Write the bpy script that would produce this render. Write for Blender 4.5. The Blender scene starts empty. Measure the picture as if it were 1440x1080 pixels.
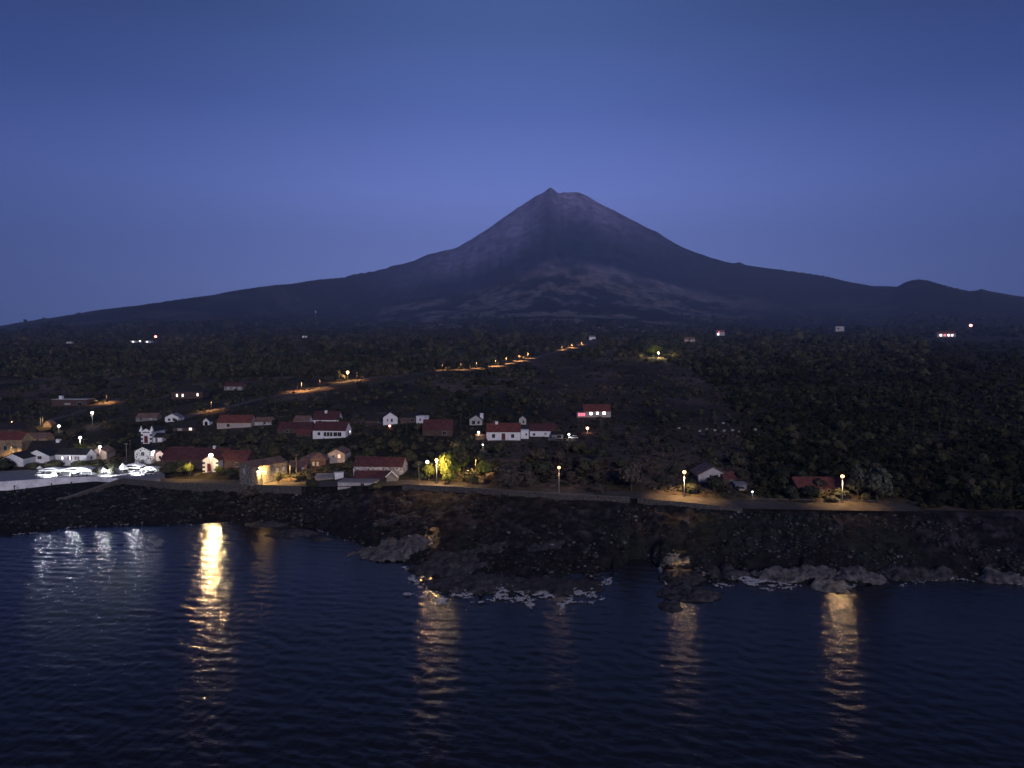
import bpy, bmesh, math, random
import numpy as np
from mathutils import Vector, Matrix
random.seed(7); rng = np.random.default_rng(7)
SC = bpy.context.scene
COL = SC.collection
R = math.radians

# ------------------------------------------------------------------ camera, sky, sun, exposure
CAM_H = 55.0
FPX = 960.0                       # focal length in photograph pixels (1440 wide)
PITCH = R(2.39)
cam = bpy.data.cameras.new('camera'); cam_o = bpy.data.objects.new('camera', cam); COL.objects.link(cam_o)
cam.sensor_width = 36; cam.lens = 24; cam.clip_end = 60000; cam.clip_start = 0.5
cam_o.location = (0, 0, CAM_H); cam_o.rotation_euler = (math.pi/2 - PITCH, 0, 0)
SC.camera = cam_o

W = bpy.data.worlds.new('World'); SC.world = W; W.use_nodes = True
nt = W.node_tree; N = nt.nodes; L = nt.links
def wn(t, **k):
    n = N.new(t)
    for a, b in k.items(): setattr(n, a, b)
    return n
def wmath(op, a, b=None):
    n = wn('ShaderNodeMath', operation=op)
    for i, v in enumerate((a, b)):
        if v is None: continue
        if isinstance(v, (int, float)): n.inputs[i].default_value = v
        else: L.new(v, n.inputs[i])
    return n.outputs[0]
tc = wn('ShaderNodeTexCoord'); sx = wn('ShaderNodeSeparateXYZ'); L.new(tc.outputs['Generated'], sx.inputs[0])
elev = wmath('DIVIDE', wmath('ARCSINE', sx.outputs[2]), math.pi/2)
ramp = wn('ShaderNodeValToRGB'); L.new(elev, ramp.inputs[0])
cr = ramp.color_ramp
SKY = [(0.0, (0.1972,0.2511,0.5394)), (6/90, (0.2065,0.2743,0.6510)), (13/90, (0.1721,0.2418,0.6603)), (19/90, (0.0856,0.1414,0.4278)),
       (25/90, (0.0521,0.0986,0.2790)), (33/90, (0.0335,0.0725,0.2000)), (60/90, (0.0167,0.0391,0.1302)), (1.0, (0.0130,0.0316,0.1116))]
cr.elements[0].position = 0; cr.elements[0].color = (*SKY[0][1], 1)
cr.elements[1].position = 1; cr.elements[1].color = (*SKY[-1][1], 1)
for p, c in SKY[1:-1]:
    e = cr.elements.new(p); e.color = (*c, 1)
# twilight arch: the sky is brightest in the direction where the day ended and dims evenly away from it
az = wmath('ARCTAN2', sx.outputs[0], sx.outputs[1])
sig = wmath('MAXIMUM', wmath('SUBTRACT', R(37), wmath('MULTIPLY', elev, R(42))), R(24))
aw = wmath('EXPONENT', wmath('MULTIPLY', wmath('POWER', wmath('DIVIDE', wmath('ABSOLUTE', az), sig), 2.0), -1.0))
azf = wn('ShaderNodeMix', data_type='RGBA'); azf.inputs[6].default_value = (.20,.30,.40,1); azf.inputs[7].default_value = (1,1,1,1); L.new(aw, azf.inputs[0])
mul = wn('ShaderNodeVectorMath', operation='MULTIPLY'); L.new(ramp.outputs[0], mul.inputs[0]); L.new(azf.outputs[2], mul.inputs[1])
L.new(mul.outputs[0], N['Background'].inputs[0]); N['Background'].inputs[1].default_value = 1.0

sun = bpy.data.lights.new('moon_light', 'SUN'); sun_o = bpy.data.objects.new('moon_light', sun); COL.objects.link(sun_o)
sun.energy = 1.25; sun.angle = R(12); sun.color = (1.0, 0.90, 0.98)
sun_o.rotation_euler = (R(90 - 19), 0, R(16))      # fairly low, from behind the camera and a little to its right

vs = SC.view_settings; vs.view_transform = 'Standard'; vs.look = 'None'; vs.exposure = 0.45; vs.gamma = 1; vs.use_curve_mapping = False
cy = SC.cycles
cy.use_denoising = True; cy.max_bounces = 4; cy.diffuse_bounces = 2; cy.glossy_bounces = 2; cy.volume_bounces = 0
cy.sample_clamp_indirect = 3; cy.sample_clamp_direct = 0
try: cy.use_light_tree = True
except Exception: pass

# ------------------------------------------------------------------ pixel <-> place
cp, sp_ = math.cos(PITCH), math.sin(PITCH)
def ue(x, y):
    a = (np.asarray(x, float) - 720)/FPX; b = (540 - np.asarray(y, float))/FPX
    yc = cp + b*sp_
    return a/yc, (-sp_ + b*cp)/yc
def proj(X, Y, Z):
    X, Y, Z = np.asarray(X, float), np.asarray(Y, float), np.asarray(Z, float) - CAM_H
    d = Y*cp - Z*sp_; v = Y*sp_ + Z*cp
    return 720 + FPX*X/d, 540 - FPX*v/d

def hash2(ix, iy, s):
    h = (ix.astype(np.int64)*374761393 + iy.astype(np.int64)*668265263 + s*1274126177) & 0x7fffffff
    h = ((h ^ (h >> 13))*1274126177) & 0x7fffffff
    return ((h ^ (h >> 16)) & 0xffff)/65535.0
def vnoise(x, y, s=0):
    x = np.asarray(x, float); y = np.asarray(y, float)
    ix = np.floor(x); iy = np.floor(y); fx = x - ix; fy = y - iy
    fx = fx*fx*(3 - 2*fx); fy = fy*fy*(3 - 2*fy)
    a = hash2(ix, iy, s); b = hash2(ix+1, iy, s); c = hash2(ix, iy+1, s); d = hash2(ix+1, iy+1, s)
    return (a*(1-fx) + b*fx)*(1-fy) + (c*(1-fx) + d*fx)*fy
def fbm(x, y, s=0, o=4):
    t = 0; am = .5; 
    for i in range(o):
        t = t + am*(vnoise(x, y, s+i*17) - .5); x = x*2.03 + 3.1; y = y*2.03 + 1.7; am *= .5
    return t*2
def sstep(a, b, x):
    t = np.clip((x - a)/(b - a), 0, 1); return t*t*(3 - 2*t)

# ------------------------------------------------------------------ helpers: materials
def mat(name, c, rough=.9, var=.0, scale=1.0, c2=None, bump=0, bscale=3, emit=None, estr=0, spec=.3, metal=0, attr=None):
    m = bpy.data.materials.new(name); m.use_nodes = True
    n = m.node_tree.nodes; l = m.node_tree.links; b = n['Principled BSDF']
    b.inputs['Roughness'].default_value = rough; b.inputs['Metallic'].default_value = metal
    b.inputs['Specular IOR Level'].default_value = spec
    b.inputs['Base Color'].default_value = (*c, 1)
    src = None
    if attr:
        a = n.new('ShaderNodeVertexColor'); a.layer_name = attr; src = a.outputs[0]
    if var or c2:
        g = n.new('ShaderNodeTexCoord'); t = n.new('ShaderNodeTexNoise'); t.inputs['Scale'].default_value = scale; t.inputs['Detail'].default_value = 5
        t.inputs['Roughness'].default_value = .65
        l.new(g.outputs['Object'], t.inputs['Vector'])
        r = n.new('ShaderNodeValToRGB'); l.new(t.outputs[0], r.inputs[0])
        r.color_ramp.elements[0].position = .36; r.color_ramp.elements[1].position = .64
        if attr:
            r.color_ramp.elements[0].color = (1-var,)*3 + (1,); r.color_ramp.elements[1].color = (1+var,)*3 + (1,)
            mx = n.new('ShaderNodeVectorMath'); mx.operation = 'MULTIPLY'
            l.new(src, mx.inputs[0]); l.new(r.outputs[0], mx.inputs[1]); src = mx.outputs[0]
        else:
            k = c2 if c2 else tuple(v*(1+var) for v in c)
            k0 = c if c2 else tuple(v*(1-var) for v in c)
            r.color_ramp.elements[0].color = (*k0, 1); r.color_ramp.elements[1].color = (*k, 1); src = r.outputs[0]
    if src is not None: l.new(src, b.inputs['Base Color'])
    if bump:
        g2 = n.new('ShaderNodeTexCoord'); t2 = n.new('ShaderNodeTexNoise'); t2.inputs['Scale'].default_value = bscale; t2.inputs['Detail'].default_value = 4
        l.new(g2.outputs['Object'], t2.inputs['Vector'])
        bp = n.new('ShaderNodeBump'); bp.inputs['Strength'].default_value = bump; bp.inputs['Distance'].default_value = .1
        l.new(t2.outputs[0], bp.inputs['Height']); l.new(bp.outputs[0], b.inputs['Normal'])
    if emit:
        b.inputs['Emission Color'].default_value = (*emit, 1); b.inputs['Emission Strength'].default_value = estr
    return m
def stone_mat(name, stone, mortar, scale=1.6, thresh=.12):
    m = bpy.data.materials.new(name); m.use_nodes = True
    n = m.node_tree.nodes; l = m.node_tree.links; b = n['Principled BSDF']; b.inputs['Roughness'].default_value = .95
    g = n.new('ShaderNodeTexCoord'); v = n.new('ShaderNodeTexVoronoi'); v.feature = 'DISTANCE_TO_EDGE'; v.inputs['Scale'].default_value = scale
    l.new(g.outputs['Object'], v.inputs['Vector'])
    r = n.new('ShaderNodeValToRGB'); l.new(v.outputs['Distance'], r.inputs[0])
    r.color_ramp.elements[0].position = thresh; r.color_ramp.elements[0].color = (*mortar, 1)
    r.color_ramp.elements[1].position = thresh + .04; r.color_ramp.elements[1].color = (*stone, 1)
    t = n.new('ShaderNodeTexNoise'); t.inputs['Scale'].default_value = .9; l.new(g.outputs['Object'], t.inputs['Vector'])
    mx = n.new('ShaderNodeMix'); mx.data_type = 'RGBA'; mx.blend_type = 'MULTIPLY'; mx.inputs[0].default_value = .55
    l.new(r.outputs[0], mx.inputs[6]); l.new(t.outputs[0], mx.inputs[7]); l.new(mx.outputs[2], b.inputs['Base Color'])
    bp = n.new('ShaderNodeBump'); bp.inputs['Strength'].default_value = .6; bp.inputs['Distance'].default_value = .06
    l.new(v.outputs['Distance'], bp.inputs['Height']); l.new(bp.outputs[0], b.inputs['Normal'])
    return m
def tile_mat(name, c):
    m = bpy.data.materials.new(name); m.use_nodes = True
    n = m.node_tree.nodes; l = m.node_tree.links; b = n['Principled BSDF']; b.inputs['Roughness'].default_value = .85
    g = n.new('ShaderNodeTexCoord'); t = n.new('ShaderNodeTexNoise'); t.inputs['Scale'].default_value = .8; t.inputs['Detail'].default_value = 6
    l.new(g.outputs['Object'], t.inputs['Vector'])
    r = n.new('ShaderNodeValToRGB'); l.new(t.outputs[0], r.inputs[0])
    r.color_ramp.elements[0].position = .35; r.color_ramp.elements[0].color = (*[v*.6 for v in c], 1)
    r.color_ramp.elements[1].position = .7; r.color_ramp.elements[1].color = (*[v*1.3 for v in c], 1)
    l.new(r.outputs[0], b.inputs['Base Color'])
    w = n.new('ShaderNodeTexWave'); w.inputs['Scale'].default_value = 1.0; w.inputs['Distortion'].default_value = .3
    l.new(g.outputs['Object'], w.inputs['Vector'])
    bp = n.new('ShaderNodeBump'); bp.inputs['Strength'].default_value = .5; bp.inputs['Distance'].default_value = .08
    l.new(w.outputs[0], bp.inputs['Height']); l.new(bp.outputs[0], b.inputs['Normal'])
    return m
M = dict(
 white = mat('white_render', (.82,.82,.84), .9, .10, .7),
 whiteold = mat('weathered_white_render', (.45,.44,.44), .9, .22, .6),
 grey = mat('grey_render', (.22,.21,.21), .9, .2, .6),
 pink = mat('pale_cream_render', (.45,.38,.34), .9, .15, .6),
 ochre = mat('ochre_render', (.30,.22,.14), .9, .3, .7),
 brown = mat('dark_brown_render', (.09,.06,.055), .9, .3, .7),
 stonewhite = stone_mat('dark_stone_in_white_mortar', (.10,.09,.10), (.62,.61,.62), 1.1, .16),
 stonedark = stone_mat('dark_basalt_masonry', (.07,.06,.06), (.16,.15,.14), 1.3, .06),
 stonelit = stone_mat('lamplit_basalt_masonry', (.16,.14,.12), (.33,.30,.25), .9, .10),  # paler, warmer copy of the basalt: lamplight put into its colour
 red = tile_mat('red_clay_tiles', (.17,.050,.042)),
 darkred = tile_mat('dark_red_tiles', (.095,.032,.034)),
 rust = tile_mat('faded_brown_tiles', (.20,.12,.095)),
 dark = tile_mat('blackened_tiles', (.022,.020,.022)),
 greyroof = mat('fibre_cement_sheet', (.20,.20,.22), .8, .2, .8),
 frame = mat('painted_window_frame', (.35,.35,.36), .6),
 glass = mat('dark_window_glass', (.012,.013,.016), .12, spec=.6),
 lit = mat('lit_window_glass', (.5,.45,.4), .5, emit=(1.0,.86,.70), estr=1.6),
 litwhite = mat('bright_window_glass', (.5,.5,.5), .5, emit=(1.0,.93,.9), estr=3.0),
 warm = mat('orange_lit_window_glass', (.5,.3,.2), .5, emit=(1.0,.42,.25), estr=1.4),
 redlit = mat('red_lit_glass', (.4,.1,.1), .5, emit=(1.0,.13,.22), estr=1.6),
 pale = mat('pale_curtained_glass', (.42,.40,.42), .8),
 door = mat('red_door_paint', (.14,.022,.022), .6),
 greydoor = mat('grey_door_paint', (.12,.12,.12), .7),
 quoin = mat('black_basalt_block', (.02,.018,.02), .9, .3, 3),
 concrete = mat('concrete', (.30,.29,.28), .9, .2, .5),
 coping = mat('pale_coping', (.13,.125,.125), .9, .2, .7),
 wallwhite = mat('whitewashed_sea_wall', (.76,.76,.80), .9, .22, .25),
 asphalt = mat('worn_asphalt', (.07,.065,.06), .9, .3, .4),
 dust = mat('sandy_road', (.085,.072,.06), .95, .3, .35),
 paving = mat('grey_paving', (.24,.24,.25), .9, .15, .6),
 paint = mat('white_road_paint', (.7,.7,.7), .8),
 pole = mat('galvanised_pole', (.30,.29,.28), .7),
 wood = mat('weathered_pole_wood', (.09,.085,.08), .9),
 bark = mat('bark', (.06,.05,.04), .95),
 black = mat('black_metal', (.015,.015,.015), .6),
 canvas = mat('white_canvas', (.80,.80,.80), .9),
 foam = mat('sea_foam', (.40,.41,.45), .9),
 carwhite = mat('white_car_paint', (.7,.7,.7), .35),
 cardark = mat('dark_car_paint', (.03,.03,.035), .35),
 carbeige = mat('beige_car_paint', (.35,.30,.24), .4),
 tyre = mat('tyre_rubber', (.01,.01,.01), .9),
 sodium = mat('sodium_lamp_glow', (.8,.6,.4), .5, emit=(1.0,.50,.16), estr=5),
 sodiumhot = mat('floodlight_glow', (.9,.8,.6), .5, emit=(1.0,.72,.40), estr=9),
 ledw = mat('white_lamp_glow', (.9,.9,.9), .5, emit=(1.0,.88,.80), estr=3.5),
 redglow = mat('red_lamp_glow', (.8,.1,.1), .5, emit=(1.0,.30,.26), estr=5),
 orangeglow = mat('orange_lamp_glow', (.8,.4,.2), .5, emit=(1.0,.45,.28), estr=5),
)
def leaf_mat(name, c, var=.45):
    return mat(name, c, .75, var, 1.3, spec=.15)
LEAF = [leaf_mat('foliage_dark', (.050,.056,.035)), leaf_mat('foliage_olive', (.070,.070,.040)), leaf_mat('foliage_brownish', (.084,.070,.056)), leaf_mat('foliage_lamplit', (.13,.16,.035))]  # the yellow-green one has lamplight put into its leaf colour
LEAF.append(leaf_mat('foliage_silvery', (.085,.09,.066)))

# ------------------------------------------------------------------ helpers: objects
def link(o, parent=None):
    COL.objects.link(o)
    if parent: o.parent = parent
    return o
def tag(o, label=None, cat=None, group=None, kind=None):
    if label: o['label'] = label
    if cat: o['category'] = cat
    if group: o['group'] = group
    if kind: o['kind'] = kind
    return o
def empty(name, loc, label, cat, group=None, yaw=0):
    o = bpy.data.objects.new(name, None); o.empty_display_size = .5
    o.location = loc; o.rotation_euler = (0, 0, R(yaw)); link(o)
    return tag(o, label, cat, group)
def mesh(name, v, f, m=None, parent=None, smooth=False, loc=None, yaw=None):
    me = bpy.data.meshes.new(name); me.from_pydata([tuple(p) for p in v], [], f)
    if m: me.materials.append(m)
    if smooth: me.polygons.foreach_set('use_smooth', [True]*len(me.polygons))
    me.update()
    o = bpy.data.objects.new(name, me)
    if loc is not None: o.location = loc
    if yaw is not None: o.rotation_euler = (0, 0, R(yaw))
    return link(o, parent)
def npmesh(name, v, f, m=None, parent=None, smooth=False, col=None):
    """v (n,3), f (k,3|4) arrays -> object, fast"""
    me = bpy.data.meshes.new(name); v = np.asarray(v, np.float32); f = np.asarray(f, np.int32); k = f.shape[1]
    me.vertices.add(len(v)); me.vertices.foreach_set('co', v.ravel())
    me.loops.add(f.size); me.loops.foreach_set('vertex_index', f.ravel())
    me.polygons.add(len(f)); me.polygons.foreach_set('loop_start', np.arange(0, f.size, k, dtype=np.int32))
    try: me.polygons.foreach_set('loop_total', np.full(len(f), k, dtype=np.int32))
    except Exception: pass
    if smooth: me.polygons.foreach_set('use_smooth', np.ones(len(f), dtype=bool))
    if m: me.materials.append(m)
    if col is not None:
        a = me.color_attributes.new('albedo', 'FLOAT_COLOR', 'POINT')
        a.data.foreach_set('color', np.concatenate([col, np.ones((len(col), 1))], 1).astype(np.float32).ravel())
    me.update(calc_edges=True); me.validate()
    o = bpy.data.objects.new(name, me)
    return link(o, parent)
def box_vf(x0, x1, y0, y1, z0, z1, v=None, f=None):
    v = [] if v is None else v; f = [] if f is None else f; b = len(v)
    v += [(x0,y0,z0),(x1,y0,z0),(x1,y1,z0),(x0,y1,z0),(x0,y0,z1),(x1,y0,z1),(x1,y1,z1),(x0,y1,z1)]
    f += [[b+i for i in q] for q in ((0,3,2,1),(4,5,6,7),(0,1,5,4),(1,2,6,5),(2,3,7,6),(3,0,4,7))]
    return v, f
def tube_vf(pts, rads, n=8, v=None, f=None):
    v = [] if v is None else v; f = [] if f is None else f; base = len(v)
    for i, (p, r) in enumerate(zip(pts, rads)):
        p = Vector(p); d = Vector(pts[min(i+1, len(pts)-1)]) - Vector(pts[max(i-1, 0)])
        d.normalize(); a = d.orthogonal().normalized(); b = d.cross(a)
        for k in range(n):
            t = 2*math.pi*k/n; v.append(tuple(p + (a*math.cos(t) + b*math.sin(t))*r))
    for i in range(len(pts)-1):
        for k in range(n):
            f.append([base+i*n+k, base+i*n+(k+1) % n, base+(i+1)*n+(k+1) % n, base+(i+1)*n+k])
    f.append([base+k for k in range(n)][::-1]); f.append([base+(len(pts)-1)*n+k for k in range(n)])
    return v, f
def extrude_vf(prof, axis, a0, a1, v=None, f=None):
    """prof: closed list of (s,z); extruded along the other horizontal axis ('x' or 'y')"""
    v = [] if v is None else v; f = [] if f is None else f; b = len(v); n = len(prof)
    for t in (a0, a1):
        for s, z in prof: v.append((t, s, z) if axis == 'x' else (s, t, z))
    for k in range(n):
        f.append([b+k, b+(k+1) % n, b+n+(k+1) % n, b+n+k])
    f.append([b+k for k in range(n)][::-1]); f.append([b+n+k for k in range(n)])
    return v, f
def fixn(o):
    bm = bmesh.new(); bm.from_mesh(o.data); bmesh.ops.recalc_face_normals(bm, faces=bm.faces); bm.to_mesh(o.data); bm.free(); return o

# ------------------------------------------------------------------ terrain heights
U = np.concatenate([np.linspace(-2.6, -.86, 40), np.linspace(-.85, .85, 820), np.linspace(.86, 2.6, 40)])
YR = np.concatenate([np.arange(138, 330, .75), np.geomspace(330, 2700, 180), np.geomspace(2700, 13500, 150)[1:]])
NL = int(np.searchsorted(YR, 2699.0)) + 1            # rows that belong to the land mesh
def curve(pts, yref=None):
    """pts [(px x, value)], given at pixel height yref -> value at every column"""
    xs = np.array([p[0] for p in pts], float); vv = np.array([p[1] for p in pts], float)
    u, _ = ue(xs, np.full(len(xs), yref)); return np.interp(U, u, vv)
def ycurve(pts):
    xs = np.array([p[0] for p in pts], float); ys = np.array([p[1] for p in pts], float)
    u, e = ue(xs, ys); return np.interp(U, u, e)
e_w = ycurve([(-500,765),(0,752),(60,746),(100,741),(170,737),(240,736),(330,734),(390,736),(440,741),(500,760),(560,784),(580,812),(600,833),(640,838),(700,838),(790,836),(830,830),(855,815),(870,797),(884,787),(915,788),(930,800),(940,828),(962,836),(1000,826),(1020,817),(1060,814),(1120,818),(1184,824),(1250,817),(1330,813),(1440,818),(1700,825),(2200,840)])
e_f = ycurve([(-500,742),(0,735),(170,726),(300,726),(420,734),(500,752),(560,766),(620,778),(700,788),(790,788),(850,783),(890,778),(962,784),(1050,796),(1184,798),(1440,800),(2200,810)])
e_c = ycurve([(-500,712),(0,689),(60,684),(120,678),(170,673),(240,679),(300,680.5),(420,684),(500,683),(570,681.5),(640,685),(700,689),(790,695),(890,700),(962,706),(1050,714),(1184,716.5),(1300,718),(1440,721),(2200,735)])
zc = curve([(-500,6.3),(0,6.5),(170,7),(300,8),(420,9),(570,11),(700,12),(790,12),(890,11.8),(962,11.5),(1050,11),(2200,10.6)], 690)
hw = curve([(-500,3.6),(0,3.4),(80,3.0),(165,1.4),(200,2.0),(420,2.2),(600,1.2),(900,.9),(1050,.6),(2200,.5)], 690)
Yw = CAM_H/-e_w + fbm(U*45, U*0, 301, 3)*2.2 + fbm(U*38, U*0, 311, 4)*9*sstep(-.16, -.11, U)*(1-sstep(.13, .16, U))
Yf = np.maximum((CAM_H-2.0)/-e_f, Yw + 2.0)
# left third: the strip's foot is where the white wall meets the ledge
Yc = np.maximum((CAM_H-zc+np.where(U < -.57, hw*sstep(-.57, -.62, U), 0))/-e_c, Yf + 3)
flat = curve([(-500,24),(0,22),(150,18),(240,13),(300,11),(420,9),(700,8),(2200,8)], 690)
kk = curve([(-500,1.22),(100,1.2),(300,1.1),(600,1.0),(2200,1.0)], 600)
INL = [(240,648),(300,618),(350,592),(420,565),(500,543),(620,525),(800,508),(1100,496),(1500,486),(2000,478),(2600,472),(3000,469)]
iy = np.array([a for a, b in INL], float); ie = ue(720, np.array([b for a, b in INL], float))[1]
SKYL = [(-1500,500),(-400,478),(0,457),(60,447),(130,437),(200,428),(260,419),(320,409),(400,401),(470,391),(530,380),(580,366),(600,357),(620,352),(642,347),(664,334),(687,319),(709,303),(729,289),(745,279),(753,273),(760,270.5),(766,267),(771,262.5),(774,261),(778,263),(784,268.5),(788,269.5),(793,267.5),(798,268),(811,267.5),(818,269.5),(824,272),(842,283),(864,294),(887,306),(909,318),(924,324),(940,335),(960,346),(980,354),(1000,361),(1020,367),(1032,369),(1040,367),(1048,371),(1060,373),(1100,379),(1150,386),(1200,397),(1225,402),(1262,402),(1272,396),(1282,392.5),(1292,391),(1306,393),(1322,399),(1340,405),(1360,409.5),(1372,409),(1380,406.5),(1392,409.5),(1410,412),(1440,416),(1900,440),(2600,478)]
e_s = ycurve(SKYL)
tY = np.array([3000,5000,6500,7500,8300,9000,9500.]); tV = np.array([0,.13,.28,.43,.60,.86,1.])
fdep = 1 - .40*sstep(.22, .60, .07 - U) - .34*sstep(.30, .62, U - .07)      # the flanks stand nearer than the summit
Z = np.zeros((len(U), len(YR)))
for j in range(len(U)):
    ys_, zs_ = [100, Yw[j]-14, Yw[j]-1.0, Yw[j]+1.0], [-8, -4, -.25, .35]
    def put(y, z):
        if y > ys_[-1] + .2: ys_.append(y); zs_.append(z)
    if Yf[j] - Yw[j] > 9:
        zs_[-1] = -.30; put(Yw[j] + .62*(Yf[j]-Yw[j]), -.22)
    put(Yf[j], 2.0 if Yf[j] > Yw[j]+6 else 1.2)
    ztop = zc[j] - hw[j]
    # rubble slope: a bit concave, with a berm under the wall
    put(Yf[j] + .5*(Yc[j]-Yf[j]), 2.0 + .46*(ztop-2.0)); put(Yc[j]-1.2, ztop); put(Yc[j]-.3, zc[j])
    put(Yc[j]+flat[j], zc[j]+.25); put(Yc[j]+flat[j]+4, zc[j]+1.2)
    yk = iy*kk[j]; fade = sstep(1500, 3000, iy); yk = yk*(1-fade) + iy*fade
    zk = CAM_H + ie*yk
    for y, z in zip(yk, zk):
        if y > ys_[-1] + 8: put(y, max(z, zs_[-1] + .2))
    e0 = (zs_[-1]-CAM_H)/ys_[-1]
    for y, t in zip(tY[1:]*fdep[j], tV[1:]):
        put(y, CAM_H + y*(e0 + (e_s[j]-e0)*t))
    zt = zs_[-1]; put(10800*fdep[j], zt*.72); put(13600, zt*.25)
    Z[j] = np.interp(YR, ys_, zs_)
UU, YY = np.meshgrid(U, YR, indexing='ij'); XX = UU*YY
# roughness of the ground
cliffm = sstep(-4, 2, YY - Yw[:, None])*(1 - sstep(-3.0, -1.2, YY - Yc[:, None]))
rid = np.abs(fbm(XX/5.5, YY/5.5, 3, 4))
Z += cliffm*(.55 - 1.9*rid + .7*fbm(XX/1.7, YY/1.7, 9, 3))
inm = sstep(3, 14, YY - (Yc+flat)[:, None])
Z += inm*(1 - sstep(2200, 3200, YY))*(.7*fbm(XX/22, YY/22, 5, 3) + np.minimum(YY*.0022, 3)*fbm(XX/(YY*.06+10), YY/(YY*.12+20), 11, 3))
mm = sstep(2600, 4200, YY)*(1 - .8*sstep(9000, 9480, YY))
Z += mm*(20*fbm(XX/420, YY/900, 21, 4) + 22*sstep(6200, 8200, YY)*(.5-2*np.abs(fbm(UU*YY/210, YY/2600, 27, 4)))*(1-sstep(8900,9500,YY)))
Z += sstep(8800, 9400, YY)*6*fbm(XX/70, YY*0, 31, 2)*(1 - np.exp(-((UU-.055)/.03)**2))
# terrace walls: many small steps on the farmed slope
E = (Z - CAM_H)/YY
def gz(X, Y):
    """ground height (bilinear in the mesh grid)"""
    X = np.asarray(X, float); Y = np.asarray(Y, float); u = X/Y
    fi = np.interp(u, U, np.arange(len(U))); fj = np.interp(Y, YR, np.arange(len(YR)))
    i = np.clip(fi.astype(int), 0, len(U)-2); j = np.clip(fj.astype(int), 0, len(YR)-2); a = fi-i; b = fj-j
    return (Z[i, j]*(1-a) + Z[i+1, j]*a)*(1-b) + (Z[i, j+1]*(1-a) + Z[i+1, j+1]*a)*b
def hit(x, y, ymin=0):
    """visible ground point under a photo pixel (vectorised)"""
    u, e = ue(np.atleast_1d(np.asarray(x, float)), np.atleast_1d(np.asarray(y, float)))
    i = np.clip(np.rint(np.interp(u, U, np.arange(len(U)))).astype(int), 0, len(U)-1)
    ok = (E[i] >= e[:, None]) & (YR[None, :] > ymin)
    j = np.argmax(ok, 1); j = np.where(ok.any(1), j, len(YR)-200); j = np.maximum(j, 1)
    e1 = E[i, j]; e0 = E[i, j-1]; t = np.clip((e - e0)/np.where(np.abs(e1-e0) < 1e-9, 1e-9, e1-e0), 0, 1)
    Y = YR[j-1] + t*(YR[j]-YR[j-1]); X = u*Y
    return X, Y, gz(X, Y)
def at(x, y, ymin=0):
    X, Y, z = hit(x, y, ymin); return Vector((X[0], Y[0], z[0]))
def at_sea(x, y, z=0):
    u, e = ue(x, y); Y = (z - CAM_H)/e; return Vector((float(u*Y), float(Y), z))

# upper road: its path is graded into the ground
ROADPX = [(255,590),(270,584),(285,580),(305,576),(330,571),(350,565),(370,560),(400,556),(430,551),(455,545),(480,538),(520,532),(560,527),(600,523),(640,521),(690,516),(720,511),(750,504),(785,494),(815,486),(838,479)]
LANEPX = [(-60,612),(20,601),(60,594),(100,583),(130,574),(150,567),(172,559)]
def path_from(pxs, step):
    X, Y, z = hit([p[0] for p in pxs], [p[1] for p in pxs])
    Y = np.maximum.accumulate(Y); X = ue(np.array([p[0] for p in pxs]), np.array([p[1] for p in pxs]))[0]*Y; z = gz(X, Y)
    d = np.concatenate([[0], np.cumsum(np.hypot(np.diff(X), np.diff(Y)))]); s = np.arange(0, d[-1], step)
    k = np.ones(5)/5
    z2 = np.interp(s, d, z); z2 = np.convolve(np.pad(z2, 2, 'edge'), k, 'valid')
    return np.stack([np.interp(s, d, X), np.interp(s, d, Y), z2], 1)
upper = path_from(ROADPX, 4.0); lane = path_from(LANEPX, 4.0)
for P, wd in ((upper, 5.0), (lane, 4.5)):
    sel = np.where((YY > P[:,1].min()-30) & (YY < P[:,1].max()+40) & (np.abs(UU) < .9))
    px, py = XX[sel], YY[sel]; best = np.full(len(px), 1e9); bz = np.zeros(len(px))
    for q in P:
        d = np.hypot(px-q[0], py-q[1]); c = d < best; best[c] = d[c]; bz[c] = q[2]
    w = 1 - sstep(wd*.9, wd*2.6, best); Z[sel] = Z[sel]*(1-w) + bz*w
E = (Z - CAM_H)/YY

# ------------------------------------------------------------------ terrain colour (what grows or lies there; on the cone also haze and dusk light)
def mixc(a, b, t): return a*(1-t[..., None]) + np.asarray(b)*t[..., None]
PXX, PYY = proj(XX, YY, Z)
n1 = fbm(XX/38, YY/60, 41, 4); n2 = fbm(XX/9, YY/13, 43, 3); nf = fbm(XX/260, YY/420, 47, 4)
C = np.zeros(Z.shape + (3,)) + np.array((.085,.070,.044))
C = mixc(C, (.165,.120,.088), sstep(.0, .35, n1 + .3*n2))                        # bare brown-purple plots
C = mixc(C, (.036,.036,.022), sstep(.1, .4, -n1 + .2*n2))
field = sstep(-.02, .06, UU - .02)*(1 - sstep(.30, .36, UU + (YY-320)*-.00022))*sstep(240, 300, YY)*(1 - sstep(640, 900, YY))
C = mixc(C, (.095,.072,.058), .7*field*np.clip(.6 + .9*n2 + .6*n1, 0, 1.3))
C = mixc(C, (.038,.038,.022), .75*sstep(.30, .40, UU + (YY-320)*-.00022)*sstep(250, 330, YY)*(1 - sstep(1600, 2400, YY)))
def plots(X, Y):
    a = X*.94 + Y*.34; b_ = -X*.34 + Y*.94; a = a + 6*fbm(X/60, Y/60, 201, 2); b_ = b_ + 6*fbm(X/60, Y/60, 205, 2)
    ia = np.floor(a/34); ib = np.floor(b_/52 + .5*(ia % 2)); h = hash2(ia, ib, 7)
    ea = np.abs(a/34 - ia - .5)*2; eb = np.abs(b_/52 + .5*(ia % 2) - ib - .5)*2
    return .62 + .7*h, np.maximum(sstep(.93, .98, ea), sstep(.95, .985, eb))
pm, pw_ = plots(XX, YY); inpl = sstep(235, 260, YY)*(1 - sstep(1500, 2200, YY))
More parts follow.
